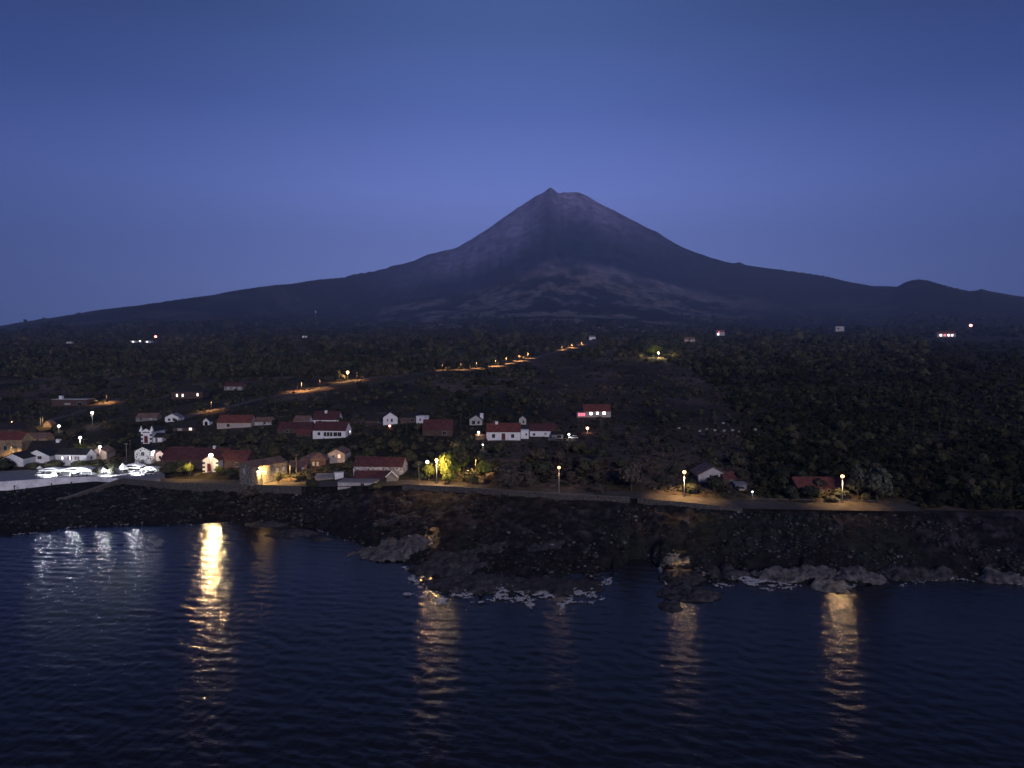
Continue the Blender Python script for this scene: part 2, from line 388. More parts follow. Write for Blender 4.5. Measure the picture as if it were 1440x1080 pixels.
C = C*(1 + (pm - 1)*inpl)[..., None]; C = mixc(C, (.030,.027,.028), .75*pw_*inpl)
far = sstep(1700, 2600, YY)
C = mixc(C, (.017,.017,.016), far)
mead = sstep(.02, .16, nf + .45*fbm(XX/75, YY/190, 53, 4) + .10*sstep(-.2, .05, UU) - .10*sstep(.35,.6,UU) - .03)*sstep(1300, 2100, YY)*(1 - sstep(7200, 7800, YY))
C = mixc(C, (.20,.172,.165), .8*mead*(1 - .75*sstep(.16, .34, np.abs(UU-.06)))*np.clip(.75+1.5*fbm(XX/60, YY/90, 57, 3), 0, 1))
C *= (1 - .34*(1 - far))[..., None]
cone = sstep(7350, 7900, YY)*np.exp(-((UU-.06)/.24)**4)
C = mixc(C, (.020,.032,.070), .9*cone)  # bluer than the rock, distance haze put into the cone's colour
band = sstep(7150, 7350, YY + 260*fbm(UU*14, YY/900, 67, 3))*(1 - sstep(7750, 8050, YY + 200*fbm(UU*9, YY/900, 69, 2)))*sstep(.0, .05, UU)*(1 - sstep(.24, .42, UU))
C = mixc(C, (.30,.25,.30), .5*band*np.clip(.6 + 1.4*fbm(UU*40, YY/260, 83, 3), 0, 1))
C = mixc(C, (.20,.20,.36), .7*sstep(8100, 8900, YY)*sstep(.0, -.06, UU - .06)*np.exp(-((UU-.06)/.21)**4))  # cone's left side paler, dusk light put into its colour
C = mixc(C, (.30,.27,.46), .8*sstep(8450, 9250, YY)*np.exp(-((UU-.08)/.11)**2)*np.clip(.62+.6*fbm(UU*22, YY/1400, 61, 3), 0, 1))  # summit paler and bluer, haze put into its colour
# the sea slope: black lava, lighter rubble, lichen
lava = np.zeros(Z.shape + (3,)) + np.array((.016,.014,.0155))
lava = mixc(lava, (.046,.040,.043), sstep(.05, .35, fbm(XX/2.2, YY/2.2, 71, 3))*sstep(2.5, 6, Z))
lava = mixc(lava, (.020,.022,.020), sstep(.05, .3, fbm(XX/14, YY/14, 73, 3)))
C = mixc(C, (.0,.0,.0), 1 - sstep(0, 1.5, YY - Yc[:, None])) + lava*(1 - sstep(0, 1.5, YY - Yc[:, None]))[..., None]
landm = mat('ground_cover', (.05,.05,.05), .95, .55, .45, attr='albedo', bump=.6, bscale=.6, spec=.1)
mountm = mat('mountain_cover', (.05,.05,.05), .95, .42, .009, attr='albedo', spec=.05)
def grid_faces(ni, nj):
    a = (np.arange(ni-1)[:, None]*nj + np.arange(nj-1)[None, :]).ravel()
    return np.stack([a, a+nj, a+nj+1, a+1], 1)
V = np.stack([XX, YY, Z], -1)
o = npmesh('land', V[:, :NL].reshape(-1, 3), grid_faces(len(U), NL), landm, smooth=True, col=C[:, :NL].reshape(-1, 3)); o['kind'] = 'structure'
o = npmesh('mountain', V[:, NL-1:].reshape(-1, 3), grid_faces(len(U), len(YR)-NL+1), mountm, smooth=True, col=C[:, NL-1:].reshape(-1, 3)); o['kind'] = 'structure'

# ------------------------------------------------------------------ sea
SU = np.concatenate([[-900, -60, -12, -4, -2, -1.3], np.linspace(-1.0, 1.0, 720), [1.3, 2, 4, 12, 60, 900]])
SY = np.concatenate([[16, 30, 40], np.geomspace(48, 290, 500), [330, 420, 560]])
GU, GY = np.meshgrid(SU, SY, indexing='ij'); GX = GU*GY; WZ = np.zeros_like(GX)
for k in range(90):
    lam = .9*(4.6/.9)**(rng.random()**1.1); th = R(80) + rng.normal(0, .95); q = 2*math.pi/lam
    amp = .0023*lam*(.6 + .8*rng.random())
    WZ += amp*np.sin(q*(GX*math.cos(th) + GY*math.sin(th)) + rng.random()*6.28)
WZ += .022*np.sin(2*math.pi/15*(GX*.25 + GY*.97) + 2*vnoise(GX/30, GY/30, 4))
WZ *= .6 + .7*vnoise(GX/45, GY/28, 5)
WZ *= ((np.abs(GU) <= 1.0) & (GY > 47) & (GY < 291))
seam = bpy.data.materials.new('sea_water'); seam.use_nodes = True
n = seam.node_tree.nodes; l = seam.node_tree.links; b = n['Principled BSDF']
b.inputs['Base Color'].default_value = (.015,.014,.015,1); b.inputs['Roughness'].default_value = .115; b.inputs['IOR'].default_value = 1.33
b.inputs['Specular IOR Level'].default_value = .21
g = n.new('ShaderNodeTexCoord'); mp = n.new('ShaderNodeMapping'); mp.inputs['Scale'].default_value = (.8, 1.5, 1); l.new(g.outputs['Object'], mp.inputs[0])
mp.inputs['Rotation'].default_value = (0, 0, R(-12))
t = n.new('ShaderNodeTexNoise'); t.inputs['Scale'].default_value = 2.6; t.inputs['Detail'].default_value = 5; l.new(mp.outputs[0], t.inputs['Vector'])
bp = n.new('ShaderNodeBump'); bp.inputs['Strength'].default_value = .30; bp.inputs['Distance'].default_value = .16
l.new(t.outputs[0], bp.inputs['Height']); l.new(bp.outputs[0], b.inputs['Normal'])
sv_ = np.stack([GX, GY, WZ], -1).reshape(-1, 3); nsea = len(sv_)
back = np.array([[-14400,16,0],[14400,16,0],[14400,-14000,0],[-14400,-14000,0]])
o = npmesh('sea', np.concatenate([sv_, back]), np.concatenate([grid_faces(len(SU), len(SY)), [[nsea+3, nsea+2, nsea+1, nsea]]]), seam, smooth=True); o['kind'] = 'structure'

# ------------------------------------------------------------------ roads and pavements (sheets draped on the graded ground)
def yc_at(x):
    u, _ = ue(x, 690); return float(np.interp(u, U, Yc)), float(u)
def strip(name, x0, x1, d0, d1, m, dz, n=160, rows=4):
    v = []; us = np.linspace(float(ue(x0, 690)[0]), float(ue(x1, 690)[0]), n)
    for u in us:
        y0 = float(np.interp(u, U, Yc))
        for k in range(rows):
            y = y0 + d0 + (d1-d0)*k/(rows-1); v.append((u*y, y, (float(gz(u*y, y)) if d0+(d1-d0)*k/(rows-1) > 1 else float(np.interp(u, U, zc))) + dz))
    o = npmesh(name, v, grid_faces(n, rows), m); o['kind'] = 'structure'; return o
strip('plaza', -300, 232, -1.5, 21, M['paving'], .06, rows=12)
strip('coast_road', 226, 1292, -1.5, 7.6, M['dust'], .07, 260, 7)
def ribbon(name, P, half, m, dz):
    v = []
    T = np.gradient(P[:, :2], axis=0); T /= np.linalg.norm(T, axis=1)[:, None]; Nn = np.stack([-T[:, 1], T[:, 0]], 1)
    for p, q in zip(P, Nn):
        for s in (-half, 0, half):
            X, Y = p[0]+q[0]*s, p[1]+q[1]*s; v.append((X, Y, max(p[2], float(gz(X, Y))) + dz))
    o = npmesh(name, v, grid_faces(len(P), 3), m); o['kind'] = 'structure'; return o
ribbon('hill_road', upper, 4.0, M['dust'], .15)
ribbon('village_lane', lane, 2.8, M['dust'], .12)

# ------------------------------------------------------------------ walls along the sea
def wall_along(name, label, cat, x0, x1, d, thick, zlow, ztop, m, n=80, cop=None, group=None):
    """zlow, ztop: heights relative to the road edge, functions of pixel x"""
    xs = np.linspace(x0, x1, n); pts = []
    for x in xs:
        yc, u = yc_at(x); zz = float(np.interp(u, U, zc)); pts.append((u*(yc+d), yc+d, zz))
    base = Vector(pts[n//2]); root = empty(name, base, label, cat, group)
    def body(za, zb, t0, t1):
        v = []; f = []
        for i, (X, Y, zz) in enumerate(pts):
            a, bq = za(xs[i]), zb(xs[i])
            v += [(X-base.x, Y-base.y+t0, zz+a-base.z), (X-base.x, Y-base.y+t0, zz+bq-base.z), (X-base.x, Y-base.y+t1, zz+bq-base.z), (X-base.x, Y-base.y+t1, zz+a-base.z)]
        for i in range(n-1):
            for k in range(4):
                f.append([i*4+k, (i+1)*4+k, (i+1)*4+(k+1) % 4, i*4+(k+1) % 4])
        f += [[0,1,2,3], [(n-1)*4+k for k in (3,2,1,0)]]
        return v, f
    fixn(mesh('wall', *body(zlow, ztop, -thick/2, thick/2), m, root))
    if cop: fixn(mesh('coping', *body(ztop, lambda x: ztop(x)+.14, -thick/2-.08, thick/2+.08), cop, root))
    return root
lerp = lambda x, a, b, va, vb: va + (vb-va)*min(1, max(0, (x-a)/(b-a)))
wall_along('sea_wall', 'whitewashed sea wall under the lit plaza, tapering to the right', 'wall', -240, 166, -1.7, .6,
           lambda x: lerp(x, 0, 166, -3.6, -1.2), lambda x: lerp(x, 0, 166, .15, .30), M['wallwhite'], 70)
wall_along('sea_wall', 'black basalt sea wall below the floodlit house with a red door', 'wall', 170, 424, -1.7, .6,
           lambda x: -3.2, lambda x: .45, M['stonedark'], 60)
wall_along('sea_wall', 'long low dark wall with pale top along the coast road in the middle', 'wall', 566, 886, -1.7, .6,
           lambda x: -1.8, lambda x: .45, M['stonedark'], 70, M['coping'])
wall_along('sea_wall', 'low dark kerb wall in front of the sodium lit stretch of road', 'wall', 896, 1044, -1.7, .6,
           lambda x: -1.4, lambda x: lerp(x, 990, 1044, .32, .05), M['stonedark'], 40)
wall_along('garden_wall', 'long low garden wall behind the road near the rightmost lamp', 'wall', 1062, 1240, 9.4, .4,
           lambda x: -.6, lambda x: .9, M['stonedark'], 60)
# the slipway wall that runs down to the left
a, c = at(80, 705), at(170, 673.5); yc_, u_ = yc_at(171); c = Vector((u_*(yc_-1.9), yc_-1.9, float(np.interp(u_, U, zc))))
root = empty('ramp_wall', a, 'slanting dark wall with pale coping descending from the plaza corner', 'wall')
d = c - a; nrm = Vector((-d.y, d.x, 0)).normalized()*.35
for nm, z0, z1, mm_, k in (('wall', -3, .1, M['stonedark'], 1), ('coping', .1, .4, M['coping'], 1.35)):
    v = []; f = []
    for i in range(21):
        p = d*(i/20); h = max(p.z, float(gz(a.x+p.x, a.y+p.y))-a.z+.35)
        v += [(p.x-nrm.x*k, p.y-nrm.y*k, h+z0), (p.x-nrm.x*k, p.y-nrm.y*k, h+z1), (p.x+nrm.x*k, p.y+nrm.y*k, h+z1), (p.x+nrm.x*k, p.y+nrm.y*k, h+z0)]
    for i in range(20):
        for q in range(4): f.append([i*4+q, (i+1)*4+q, (i+1)*4+(q+1) % 4, i*4+(q+1) % 4])
    f += [[0,1,2,3], [80,81,82,83]]
    fixn(mesh(nm, v, f, mm_, root))

# ------------------------------------------------------------------ protected boxes in the picture (nothing grows in front of them)
PROT = []
def protect(x0, y0, x1, y1, Y): PROT.append((x0, y0, x1, y1, Y))
for P in (upper, lane):
    X_, Y_ = proj(P[:,0], P[:,1], P[:,2]+.5)
    for i in range(0, len(P)-1):
        protect(min(X_[i], X_[i+1])-1, min(Y_[i], Y_[i+1])-1.5, max(X_[i], X_[i+1])+1, max(Y_[i], Y_[i+1])+2.5, P[i,1]-3)

# ------------------------------------------------------------------ houses
CACHE = {}
def window(par, face, s, z, w, h, kind, W_, D_, tiny=False):
    """a window (frame > pane) or a door on one face of the house"""
    pane = {'dark':'glass','lit':'lit','litwhite':'litwhite','warm':'warm','red':'redlit','pale':'pale','door':'door','greydoor':'greydoor'}[kind]
    isdoor = kind in ('door', 'greydoor')
    if tiny: key = (round(w,2), round(h,2), pane, 't')
    else: key = (round(w,2), round(h,2), pane)
    if key not in CACHE:
        t = min(.09, w*.14)
        if tiny:
            v, f = box_vf(-w/2, w/2, -.06, .05, -h/2, h/2); me = bpy.data.meshes.new('window'); me.from_pydata(v, [], f); me.materials.append(M[pane]); CACHE[key] = (me, None)
        else:
            v, f = box_vf(-w/2-t, -w/2+t*.2, -.10, .05, -h/2-t, h/2+t)
            box_vf(w/2-t*.2, w/2+t, -.10, .05, -h/2-t, h/2+t, v, f); box_vf(-w/2+t*.2, w/2-t*.2, -.10, .05, h/2-t*.2, h/2+t, v, f)
            box_vf(-w/2+t*.2, w/2-t*.2, -.12, .05, -h/2-t, -h/2+t*.2, v, f)
            if not isdoor: box_vf(-t*.3, t*.3, -.09, .05, -h/2+t*.2, h/2-t*.2, v, f)
            me = bpy.data.meshes.new('window'); me.from_pydata(v, [], f); me.materials.append(M['frame'])
            v, f = box_vf(-w/2+t*.25, w/2-t*.25, -.05, .045, -h/2+t*.25, h/2-t*.25); me2 = bpy.data.meshes.new('pane'); me2.from_pydata(v, [], f); me2.materials.append(M[pane])
            CACHE[key] = (me, me2)
    me, me2 = CACHE[key]
    if face == 'f': loc, yaw = (s, 0, z), 0
    elif face == 'r': loc, yaw = (W_/2, D_/2 + s, z), 90
    else: loc, yaw = (-W_/2, D_/2 - s, z), -90
    o = bpy.data.objects.new('door' if isdoor else 'window', me); o.location = loc; o.rotation_euler = (0,0,R(yaw)); link(o, par)
    if me2:
        q = bpy.data.objects.new('door_leaf' if isdoor else 'pane', me2); link(q, o)
    return o
def house(name, label, px, py, wpx, hpx, rpx, depth, yaw, wm, rm, ridge='x', wins=(), cat='house', chim=(), ov=.3, group=None, verge=None, ymin=0, prot=True, sink=1.6):
    P = at(px, py, ymin); s = P.y/FPX; w, h, r = wpx*s, hpx*s, rpx*s
    root = empty(name, P, label, cat, group, yaw)
    tiny = wpx < 16
    if ridge == 'x':
        prof = [(0,-sink),(depth,-sink),(depth,h),(depth/2,h+r),(0,h)]; v, f = extrude_vf(prof, 'x', -w/2, w/2); span = depth/2; c0 = depth/2
    elif ridge == 'y':
        prof = [(-w/2,-sink),(w/2,-sink),(w/2,h),(0,h+r),(-w/2,h)]; v, f = extrude_vf(prof, 'y', 0, depth); span = w/2; c0 = 0
    else:
        v, f = box_vf(-w/2, w/2, 0, depth, -sink, h)
    fixn(mesh('wall', v, f, M[wm], root))
    if ridge in ('x', 'y'):
        k = r/span; t = .2; g = .03
        chev = [(c0-span-ov, h-ov*k+g),(c0, h+r+g),(c0+span+ov, h-ov*k+g),(c0+span+ov, h-ov*k+g+t),(c0, h+r+g+t),(c0-span-ov, h-ov*k+g+t)]
        a0, a1 = (-w/2-ov*.5, w/2+ov*.5) if ridge == 'x' else (-ov, depth+ov*.5)
        fixn(mesh('roof', *extrude_vf(chev, ridge, a0, a1), M[rm], root))
        rc = [(c0-.22, h+r+g+t-.05),(c0+.22, h+r+g+t-.05),(c0+.1, h+r+g+t+.13),(c0-.1, h+r+g+t+.13)]
        if wpx > 20: fixn(mesh('ridge', *extrude_vf(rc, ridge, a0+.03, a1-.03), M[rm], root))
        if verge:
            ch2 = [(p[0], p[1]-.06 if i < 3 else p[1]+.07) for i, p in enumerate(chev)]
            ends = [(a0-.26, a0-.01)] if ridge == 'y' else [(a1+.01, a1+.26)]
            for e0, e1 in ends: fixn(mesh('verge', *extrude_vf(ch2, ridge, e0, e1), M[verge], root))
    elif ridge == 'hip':
        o_ = ov; t = .12; rr = min(depth, w)/2*.95
        v = [(-w/2-o_,-o_,h),(w/2+o_,-o_,h),(w/2+o_,depth+o_,h),(-w/2-o_,depth+o_,h)]
        v += [(p[0],p[1],h+t) for p in v] + [(-w/2+rr, depth/2, h+r), (w/2-rr, depth/2, h+r)]
        f = [[3,2,1,0],[0,1,5,4],[1,2,6,5],[2,3,7,6],[3,0,4,7],[4,5,9,8],[5,6,9],[6,7,8,9],[7,4,8]]
        v = [(a_, b_, c_+.03) for a_, b_, c_ in v]
        fixn(mesh('roof', v, f, M[rm], root))
    else:   # flat roof with a parapet lip
        v, f = box_vf(-w/2-.15, w/2+.15, -.15, depth+.15, h+.02, h+.32); mesh('roof', v, f, M[rm], root)
    for (cx, cyf, cw, chh) in chim:     # chimney: x in px from centre, depth fraction, width m, height above ridge m
        X = cx*s; v, f = box_vf(X-cw/2, X+cw/2, depth*cyf-cw/2, depth*cyf+cw/2, h, h+r+chh); box_vf(X-cw/2-.08, X+cw/2+.08, depth*cyf-cw/2-.08, depth*cyf+cw/2+.08, h+r+chh+.002, h+r+chh+.15, v, f)
        mesh('chimney', v, f, M['white'], root)
    for (fc, ws, wz, ww, wh, kind) in wins:
        window(root, fc, ws*s if fc == 'f' else ws*depth, wz*s, max(ww*s, .25), max(wh*s, .25), kind, w, depth, tiny)
    if prot: protect(px-wpx*.5-1, py-hpx-rpx, px+wpx*.5+depth/s*.25, py-1, P.y)
    return root, w, h, r, s
H = house
# --- left, around the plaza
H('house','orange lit house with bright red roof at far left edge',6,642,50,24,9,8,0,'ochre','red','x',[('f',-14,12,4,7,'dark'),('f',2,12,4,7,'dark'),('f',16,8,5,14,'greydoor')])
H('house','black roofed stone house behind the orange lit one at the left edge',4,611,56,8,8,8,0,'brown','dark','x',[('f',10,4,3,4,'dark')])
H('house','low red roofed outbuilding behind the black hillside by the orange house',47,622,38,6,6,6,0,'ochre','rust','x',[('f',6,3,3,4,'dark')], 'outbuilding')
H('house','little orange lit gabled shed beside two utility poles',66,601,12,4,5,5,0,'ochre','rust','y',[], 'shed')
H('house','leftmost white gabled house with blank wall facing the plaza',18,656,30,11,7,9,0,'white','dark','y',[('f',2,5,3,4,'pale')],chim=())
H('house','white gabled house with paired dark windows above the plaza',52,651,36,10,8.5,8,0,'white','dark','y',[('f',-4.5,7.5,6.5,4.2,'dark'),('f',4,7.5,5.5,4.2,'dark'),('f',-12,6.5,1.6,2.4,'dark')])
H('house','long white house with three shuttered windows above the plaza canopies',100,655,46,16,6.5,6,-4,'white','dark','x',[('f',-12.5,11,2.4,4,'litwhite'),('f',-1.5,11,1.8,4,'litwhite'),('f',9,11,3.4,4,'pale'),('f',-3.8,11,1.4,4.6,'door'),('f',.8,11,1.4,4.6,'door'),('f',6.4,11,1.3,4.6,'door'),('f',11.7,11,1.3,4.6,'door'),('r',0,10,3,4,'dark')])
H('house','black roofed house with one white chimney uphill of the white gables',62,640,58,6,12,8,0,'brown','dark','x',[('f',-12,3,3,4,'dark')],chim=[(13,.5,1.6,.9)])
H('house','small cream house under the street lamp right of the white houses',139,646,22,10,6.5,7,0,'pink','rust','y',[('f',-1,6,3,4,'dark')])
H('house','stone gabled house with a single black window left of the lamp',201,653,22,19,5.5,7,4,'stonewhite','dark','y',[('f',0,15,4,5.5,'dark'),('f',0,4,5,6,'greydoor')])
H('house','small lilac gabled house glowing beside the white street lamp',225,648,15,9,5,6,0,'pink','darkred','y',[('f',0,5,3,4,'dark')])
H('house','red roofed cottage with a pale gable behind the lilac house',250,646,34,7,8,8,0,'pink','darkred','x',[('f',-6,4,3,3,'dark')])
# hall with the floodlit porch
H('hall','long hall with a dark red roof behind the floodlit porch',272,660,92,14,13,11,0,'brown','darkred','x',[('f',-30,7,4,6,'dark'),('f',-15,7,4,6,'dark')], 'building', chim=[(22,.5,.9,1.0)])
H('hall','dark red roofed wing to the right of the floodlit porch',328,658,40,11,11,8,-6,'brown','darkred','x',[('f',5,5,4,5,'dark')], 'building')
rt, w, h, r, s = H('porch_house','floodlit white gabled porch with red door and black quoins',296,664,22,17,7,4.5,0,'white','darkred','y',[('f',-1.5,6,5.5,12,'door'),('f',-1.5,.3,7,1,'pale')])
def quoins(rt, w, h, s, step=.62):
    for sg in (-1, 1):
        z = 0; k = 0
        while z < h - step*.6:
            L_ = .95 if k % 2 == 0 else .45
            if k % 2 == 0:
                x0, x1 = (-w/2-.03, -w/2+L_) if sg < 0 else (w/2-L_, w/2+.03)
                v, f = box_vf(x0, x1, -.05, .3, z, z+step*.92); mesh('quoin', v, f, M['quoin'], rt)
            z += step; k += 1
quoins(rt, w, h, s, .8)
rt, w, h, r, s = H('chapel','small white chapel with dark quoins and two corner pinnacles',206,624,15,17,4.5,13,0,'white','dark','y',[('f',-.5,6,5,10,'door')], 'chapel')
quoins(rt, w, h, s, .95)
for sg in (-1, 1):
    v, f = box_vf(sg*w/2-.7, sg*w/2+.7, -.35, 1.05, h+.05, h+.9)
    b0 = len(v); cx = sg*w/2; v += [(cx-.55,-.2,h+.9),(cx+.55,-.2,h+.9),(cx+.55,.9,h+.9),(cx-.55,.9,h+.9),(cx,.35,h+2.9)]
    f += [[b0,b0+1,b0+4],[b0+1,b0+2,b0+4],[b0+2,b0+3,b0+4],[b0+3,b0,b0+4]]
    mesh('pinnacle', v, f, M['white'], rt)
v, f = box_vf(-w/2+.9, w/2-.9, -.14, .2, h-.5, h-.1); mesh('cornice', v, f, M['quoin'], rt)
H('chapel_annex','white sloping annex at the right flank of the chapel',222,622,12,7,5,6,0,'white','dark','x',[('f',-2,3,3,6,'greydoor')], 'annex')
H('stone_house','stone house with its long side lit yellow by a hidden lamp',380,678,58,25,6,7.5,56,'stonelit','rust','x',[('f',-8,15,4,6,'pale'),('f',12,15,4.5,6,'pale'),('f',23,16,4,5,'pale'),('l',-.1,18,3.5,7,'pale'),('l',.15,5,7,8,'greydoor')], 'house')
# --- second row, left
H('house','long red roofed house uphill with small white gable to its right',329,602,48,8,9,8,0,'pink','red','x',[('f',-8,4,4,4,'dark'),('f',8,4,4,4,'pale')])
H('house','low pale roofed cottage with a white end gable beside the long red roof',370,598,24,5,5,6,0,'whiteold','rust','x',[('f',2,3,3,3,'dark')])
H('house','tiny white hut with a dark arch on the left hillside',290,598,9,6,4,4,0,'white','dark','y',[('f',0,2.5,4,5,'dark')], 'hut')
H('house','small bluish white house with slatted roof above the chapel',242,593,20,6,5,6,0,'white','greyroof','y',[('f',3,3,4,3,'dark'),('f',-4,3,3,3,'dark')])
H('house','low grey ruin left of the slatted roof house',206,592,30,5,5,6,0,'grey','rust','x',[('f',-8,3,3,3,'dark'),('f',6,3,3,3,'pale')], 'ruin')
H('house','dark house with a lit porch lamp below the slatted roof house',259,606,32,5,8,7,0,'brown','dark','x',[('f',9,3,4,4,'lit'),('f',-6,2,6,3,'pale')])
H('house','isolated cottage with dark red roof and three pale windows',328,549,26,6,4.5,8,0,'grey','darkred','x',[('f',-7,3,3,3.5,'pale'),('f',1,3,3,4,'pale'),('f',9,3,3,3.5,'pale')])
H('house','dark hip roofed house with three lit windows on the left slope',263,561,44,10,9,10,0,'brown','dark','hip',[('f',-14,5,2.4,4,'lit'),('f',-6,5,2.4,4,'lit'),('f',15,6,2.4,4,'lit')])
H('house','flat roofed dark house with a white parapet and chimney',98,571,50,9,0,9,0,'brown','whiteold','flat',[('f',-3,3,8,2,'pale'),('f',14,3,6,4,'dark')],chim=[(-16,.4,2.2,2.4)])
# --- centre
H('house','dark roofed barn left of the small white gable house',414,609,48,6,8,8,0,'brown','darkred','x',[('f',-10,3,4,4,'dark')], 'barn')
H('house','small white house with brown roof and bright right gable',424,600,22,8,6,6,0,'white','rust','x',[('r',0,5,2,3,'dark'),('f',2,4,4,4,'dark')])
H('house','white gabled house with dark red roof behind the biggest white house',458,597,36,7,10,9,0,'white','darkred','x',[('f',-8,4,3,3,'dark')],chim=[(-2,.45,1.3,.6)])
H('house','biggest white house with dark red roof and a row of windows',463,616.5,48,11.5,10.5,8,-6,'white','darkred','x',[('f',-15,6.5,3.4,4,'dark'),('f',-6,6,3.4,5.4,'dark'),('f',-1.5,6,3.4,5.4,'dark'),('f',3,6,3.4,5.4,'dark'),('f',9,6,5,5.4,'dark'),('f',15,6,5,5.4,'dark'),('r',-.1,7,3,5,'dark'),('r',.22,8,2.4,3,'litwhite')])
H('house','red lean-to hut left of the biggest white house',427,614,20,4,5,5,0,'brown','red','x',[], 'hut')
H('house','brown house with faded roof and two pale windows',440,657,38,10,9,8,-4,'brown','rust','hip',[('f',1,5,2.8,5,'pale'),('f',7,5,2.8,5,'pale')])
H('house','dark lean-to wing left of the brown house',418,661,26,5,6,6,0,'brown','rust','x',[('f',8,2.5,3,3,'pale')], 'annex')
H('house','grey gabled house with one orange lit window',473,651,24,13,6,10,0,'pink','rust','y',[('f',4,9.5,3.6,5,'warm'),('f',-4,9.5,2.6,3,'dark'),('r',-.25,10,2.4,4,'dark'),('r',.05,10,2.4,4,'dark'),('r',.3,10,2.4,4,'dark')])
H('barn','long stone barn with dark red roof and white right gable',531,669,72,13,10.5,7.5,-7,'stonewhite','darkred','x',[('r',0,12,3,5,'dark')], 'barn', ov=.2)
H('shed','dark tiled shed in front of the stone barn',522,676,50,3.5,8,5.5,0,'brown','darkred','x',[], 'shed')
H('shed','small grey shed with white bargeboards at the barn corner',551,677,15,7,7,4.5,0,'grey','greyroof','y',[], 'shed', verge='white')
H('shed','low white container by the pale roofed sheds',477,673,12,7,0,2.4,20,'white','white','flat',[], 'container')
H('shed','long low shed with grey sheet roof left of the white container',456,675,26,4,2.5,5,0,'grey','greyroof','x',[], 'shed')
H('shed','flat pale roofed shed at the cliff edge below the barn',500,684,52,5,0,7,-6,'whiteold','greyroof','flat',[('f',10,2.5,5,4,'dark')], 'shed')
H('house','white house with a gable turned left above the driveway',549,597,20,10,7,9,12,'white','dark','y',[('f',2,6,2.4,4,'dark'),('f',-4,6,2,3,'dark')])
H('house','dark low wing with a white post left of the turned gable',527,595,26,4,7,6,0,'brown','dark','x',[('f',8,2,5,3,'dark')], 'annex')
H('house','dark hip roofed house with a white fascia and white annex',576,595,28,8,7,8,0,'brown','dark','hip',[('f',-8,4,3,4,'dark'),('f',4,4,5,4,'dark')])
H('house','white block annex with dark window beside the hip roofed house',591,595,13,9,0,5,-20,'white','white','flat',[('f',0,5,2,3,'dark')], 'annex')
H('ruin','dark reddish brick barn right of the white annex',615,613,42,9,12,9,0,'brown','darkred','x',[('f',10,4,5,5,'dark')], 'barn')
H('house','small grey gabled house with white chimney left of centre',669,598,18,8,6,7,0,'whiteold','dark','y',[('f',-3,4,4,5,'dark'),('f',4,4,3,4,'dark')],chim=[(8,.5,1.6,.6)])
H('house','white house with red roof and orange lit terrace in the centre',708,619,48,12,10,8,0,'white','red','x',[('f',-14,6,4,5,'dark'),('f',0,5,5,9,'door'),('f',13,6,4,5,'dark')],chim=[(-10,.5,1.2,.9)])
H('terrace','orange lit terrace wall left of the central white house',676,618,14,5,0,4,0,'ochre','ochre','flat',[], 'terrace')
H('tower_house','little pale tower house uphill of the red roofed white house',735,597,10,8,4,5,0,'whiteold','dark','y',[('f',1,4,2,3,'dark')])
H('house','white cube shaped house directly left of the long red roof',738,617,11,11,0,5,0,'white','white','flat',[('f',2,6,2,3,'dark')])
H('house','long white house under a dark red roof right of centre',763,614,36,8.5,8.5,7,-3,'white','darkred','x',[('f',-12,3,3,3,'dark'),('f',4,4,3,3,'pale')])
H('shed','low dark carport with pale posts right of the long white house',784,617,16,6,3,6,0,'grey','dark','x',[('f',2,3,6,4,'dark')], 'carport')
H('red_lit_house','house on the slope with red lit terrace and white windows',840,587,38,9,8,8,0,'pink','red','x',[('f',-9,5.5,3.6,4,'litwhite'),('f',0,6,3,3.6,'litwhite'),('f',9.5,6,4,4,'litwhite')])
H('terrace','red glowing terrace on the left of the slope house',818,587,13,7,0,4,0,'pink','red','flat',[('f',-3.4,4,2.4,4,'red'),('f',0,4,2.4,4,'red'),('f',3.4,4,2.4,4,'red')], 'terrace')
# --- right
H('house','brown roofed house with white gable between the two right lamps',1003,678,42,11,11,9,0,'whiteold','rust','y',[('f',-3,8,4,5,'dark'),('f',5,8,4,5,'dark')], ov=.8)
H('house','low red roofed wing right of the white gable by the lamp',1026,681,18,8,7,7,0,'brown','red','x',[('f',2,4,3,4,'dark')], 'annex')
H('shed','grey open carport beside the brown roofed house',1042,688,16,6,2,5,0,'grey','greyroof','x',[('f',0,2.5,8,4,'dark')], 'carport')
H('house','long low house with red roof behind hedge near the rightmost lamp',1158,694,74,8,11,8,0,'brown','red','x',[('f',-20,4,4,4,'dark'),('f',8,4,4,4,'dark')])
# --- far slope
H('house','far pale block house alone on the right slope',1181,466,12,7,0,16,0,'whiteold','rust','flat',[('f',-2,4,2,2,'dark')])
H('house','far building with white windows and red lights on the right',1331,474,26,5,3,16,0,'pink','red','x',[('f',-8,2.6,3,2.6,'litwhite'),('f',-2.5,2.6,3,2.6,'redlit' if False else 'red'),('f',3,2.6,3,2.6,'litwhite'),('f',8,2.6,2.4,2.6,'litwhite')], 'building')
H('house','far house with a red and a white light right of the mountain foot',1013,472,12,5,3,14,0,'whiteold','rust','x',[('f',-3,2,2.2,2.4,'litwhite'),('f',-2,5,2,1.4,'red')])
H('house','far dull pink house left of the one with red and white lights',970,481,15,4,3,12,0,'pink','rust','x',[])
H('house','white hut at the top end of the hill road',833,478,9,4,2,8,0,'white','greyroof','x',[], 'hut')
H('house','tiny white house on the dark belt below the left slope',428,475,6,2.6,1.4,14,0,'white','white','flat',[])
H('house','tiny white farm left of the red beacon on the left slope',187,482,7,2.6,1,14,0,'white','white','flat',[('f',0,1.4,2,1.4,'litwhite')], 'farm')
H('house','tiny white farm just right below the red beacon',208,482,8,2.6,1,14,0,'white','white','flat',[('f',-1,1.4,2,1.4,'litwhite')], 'farm')
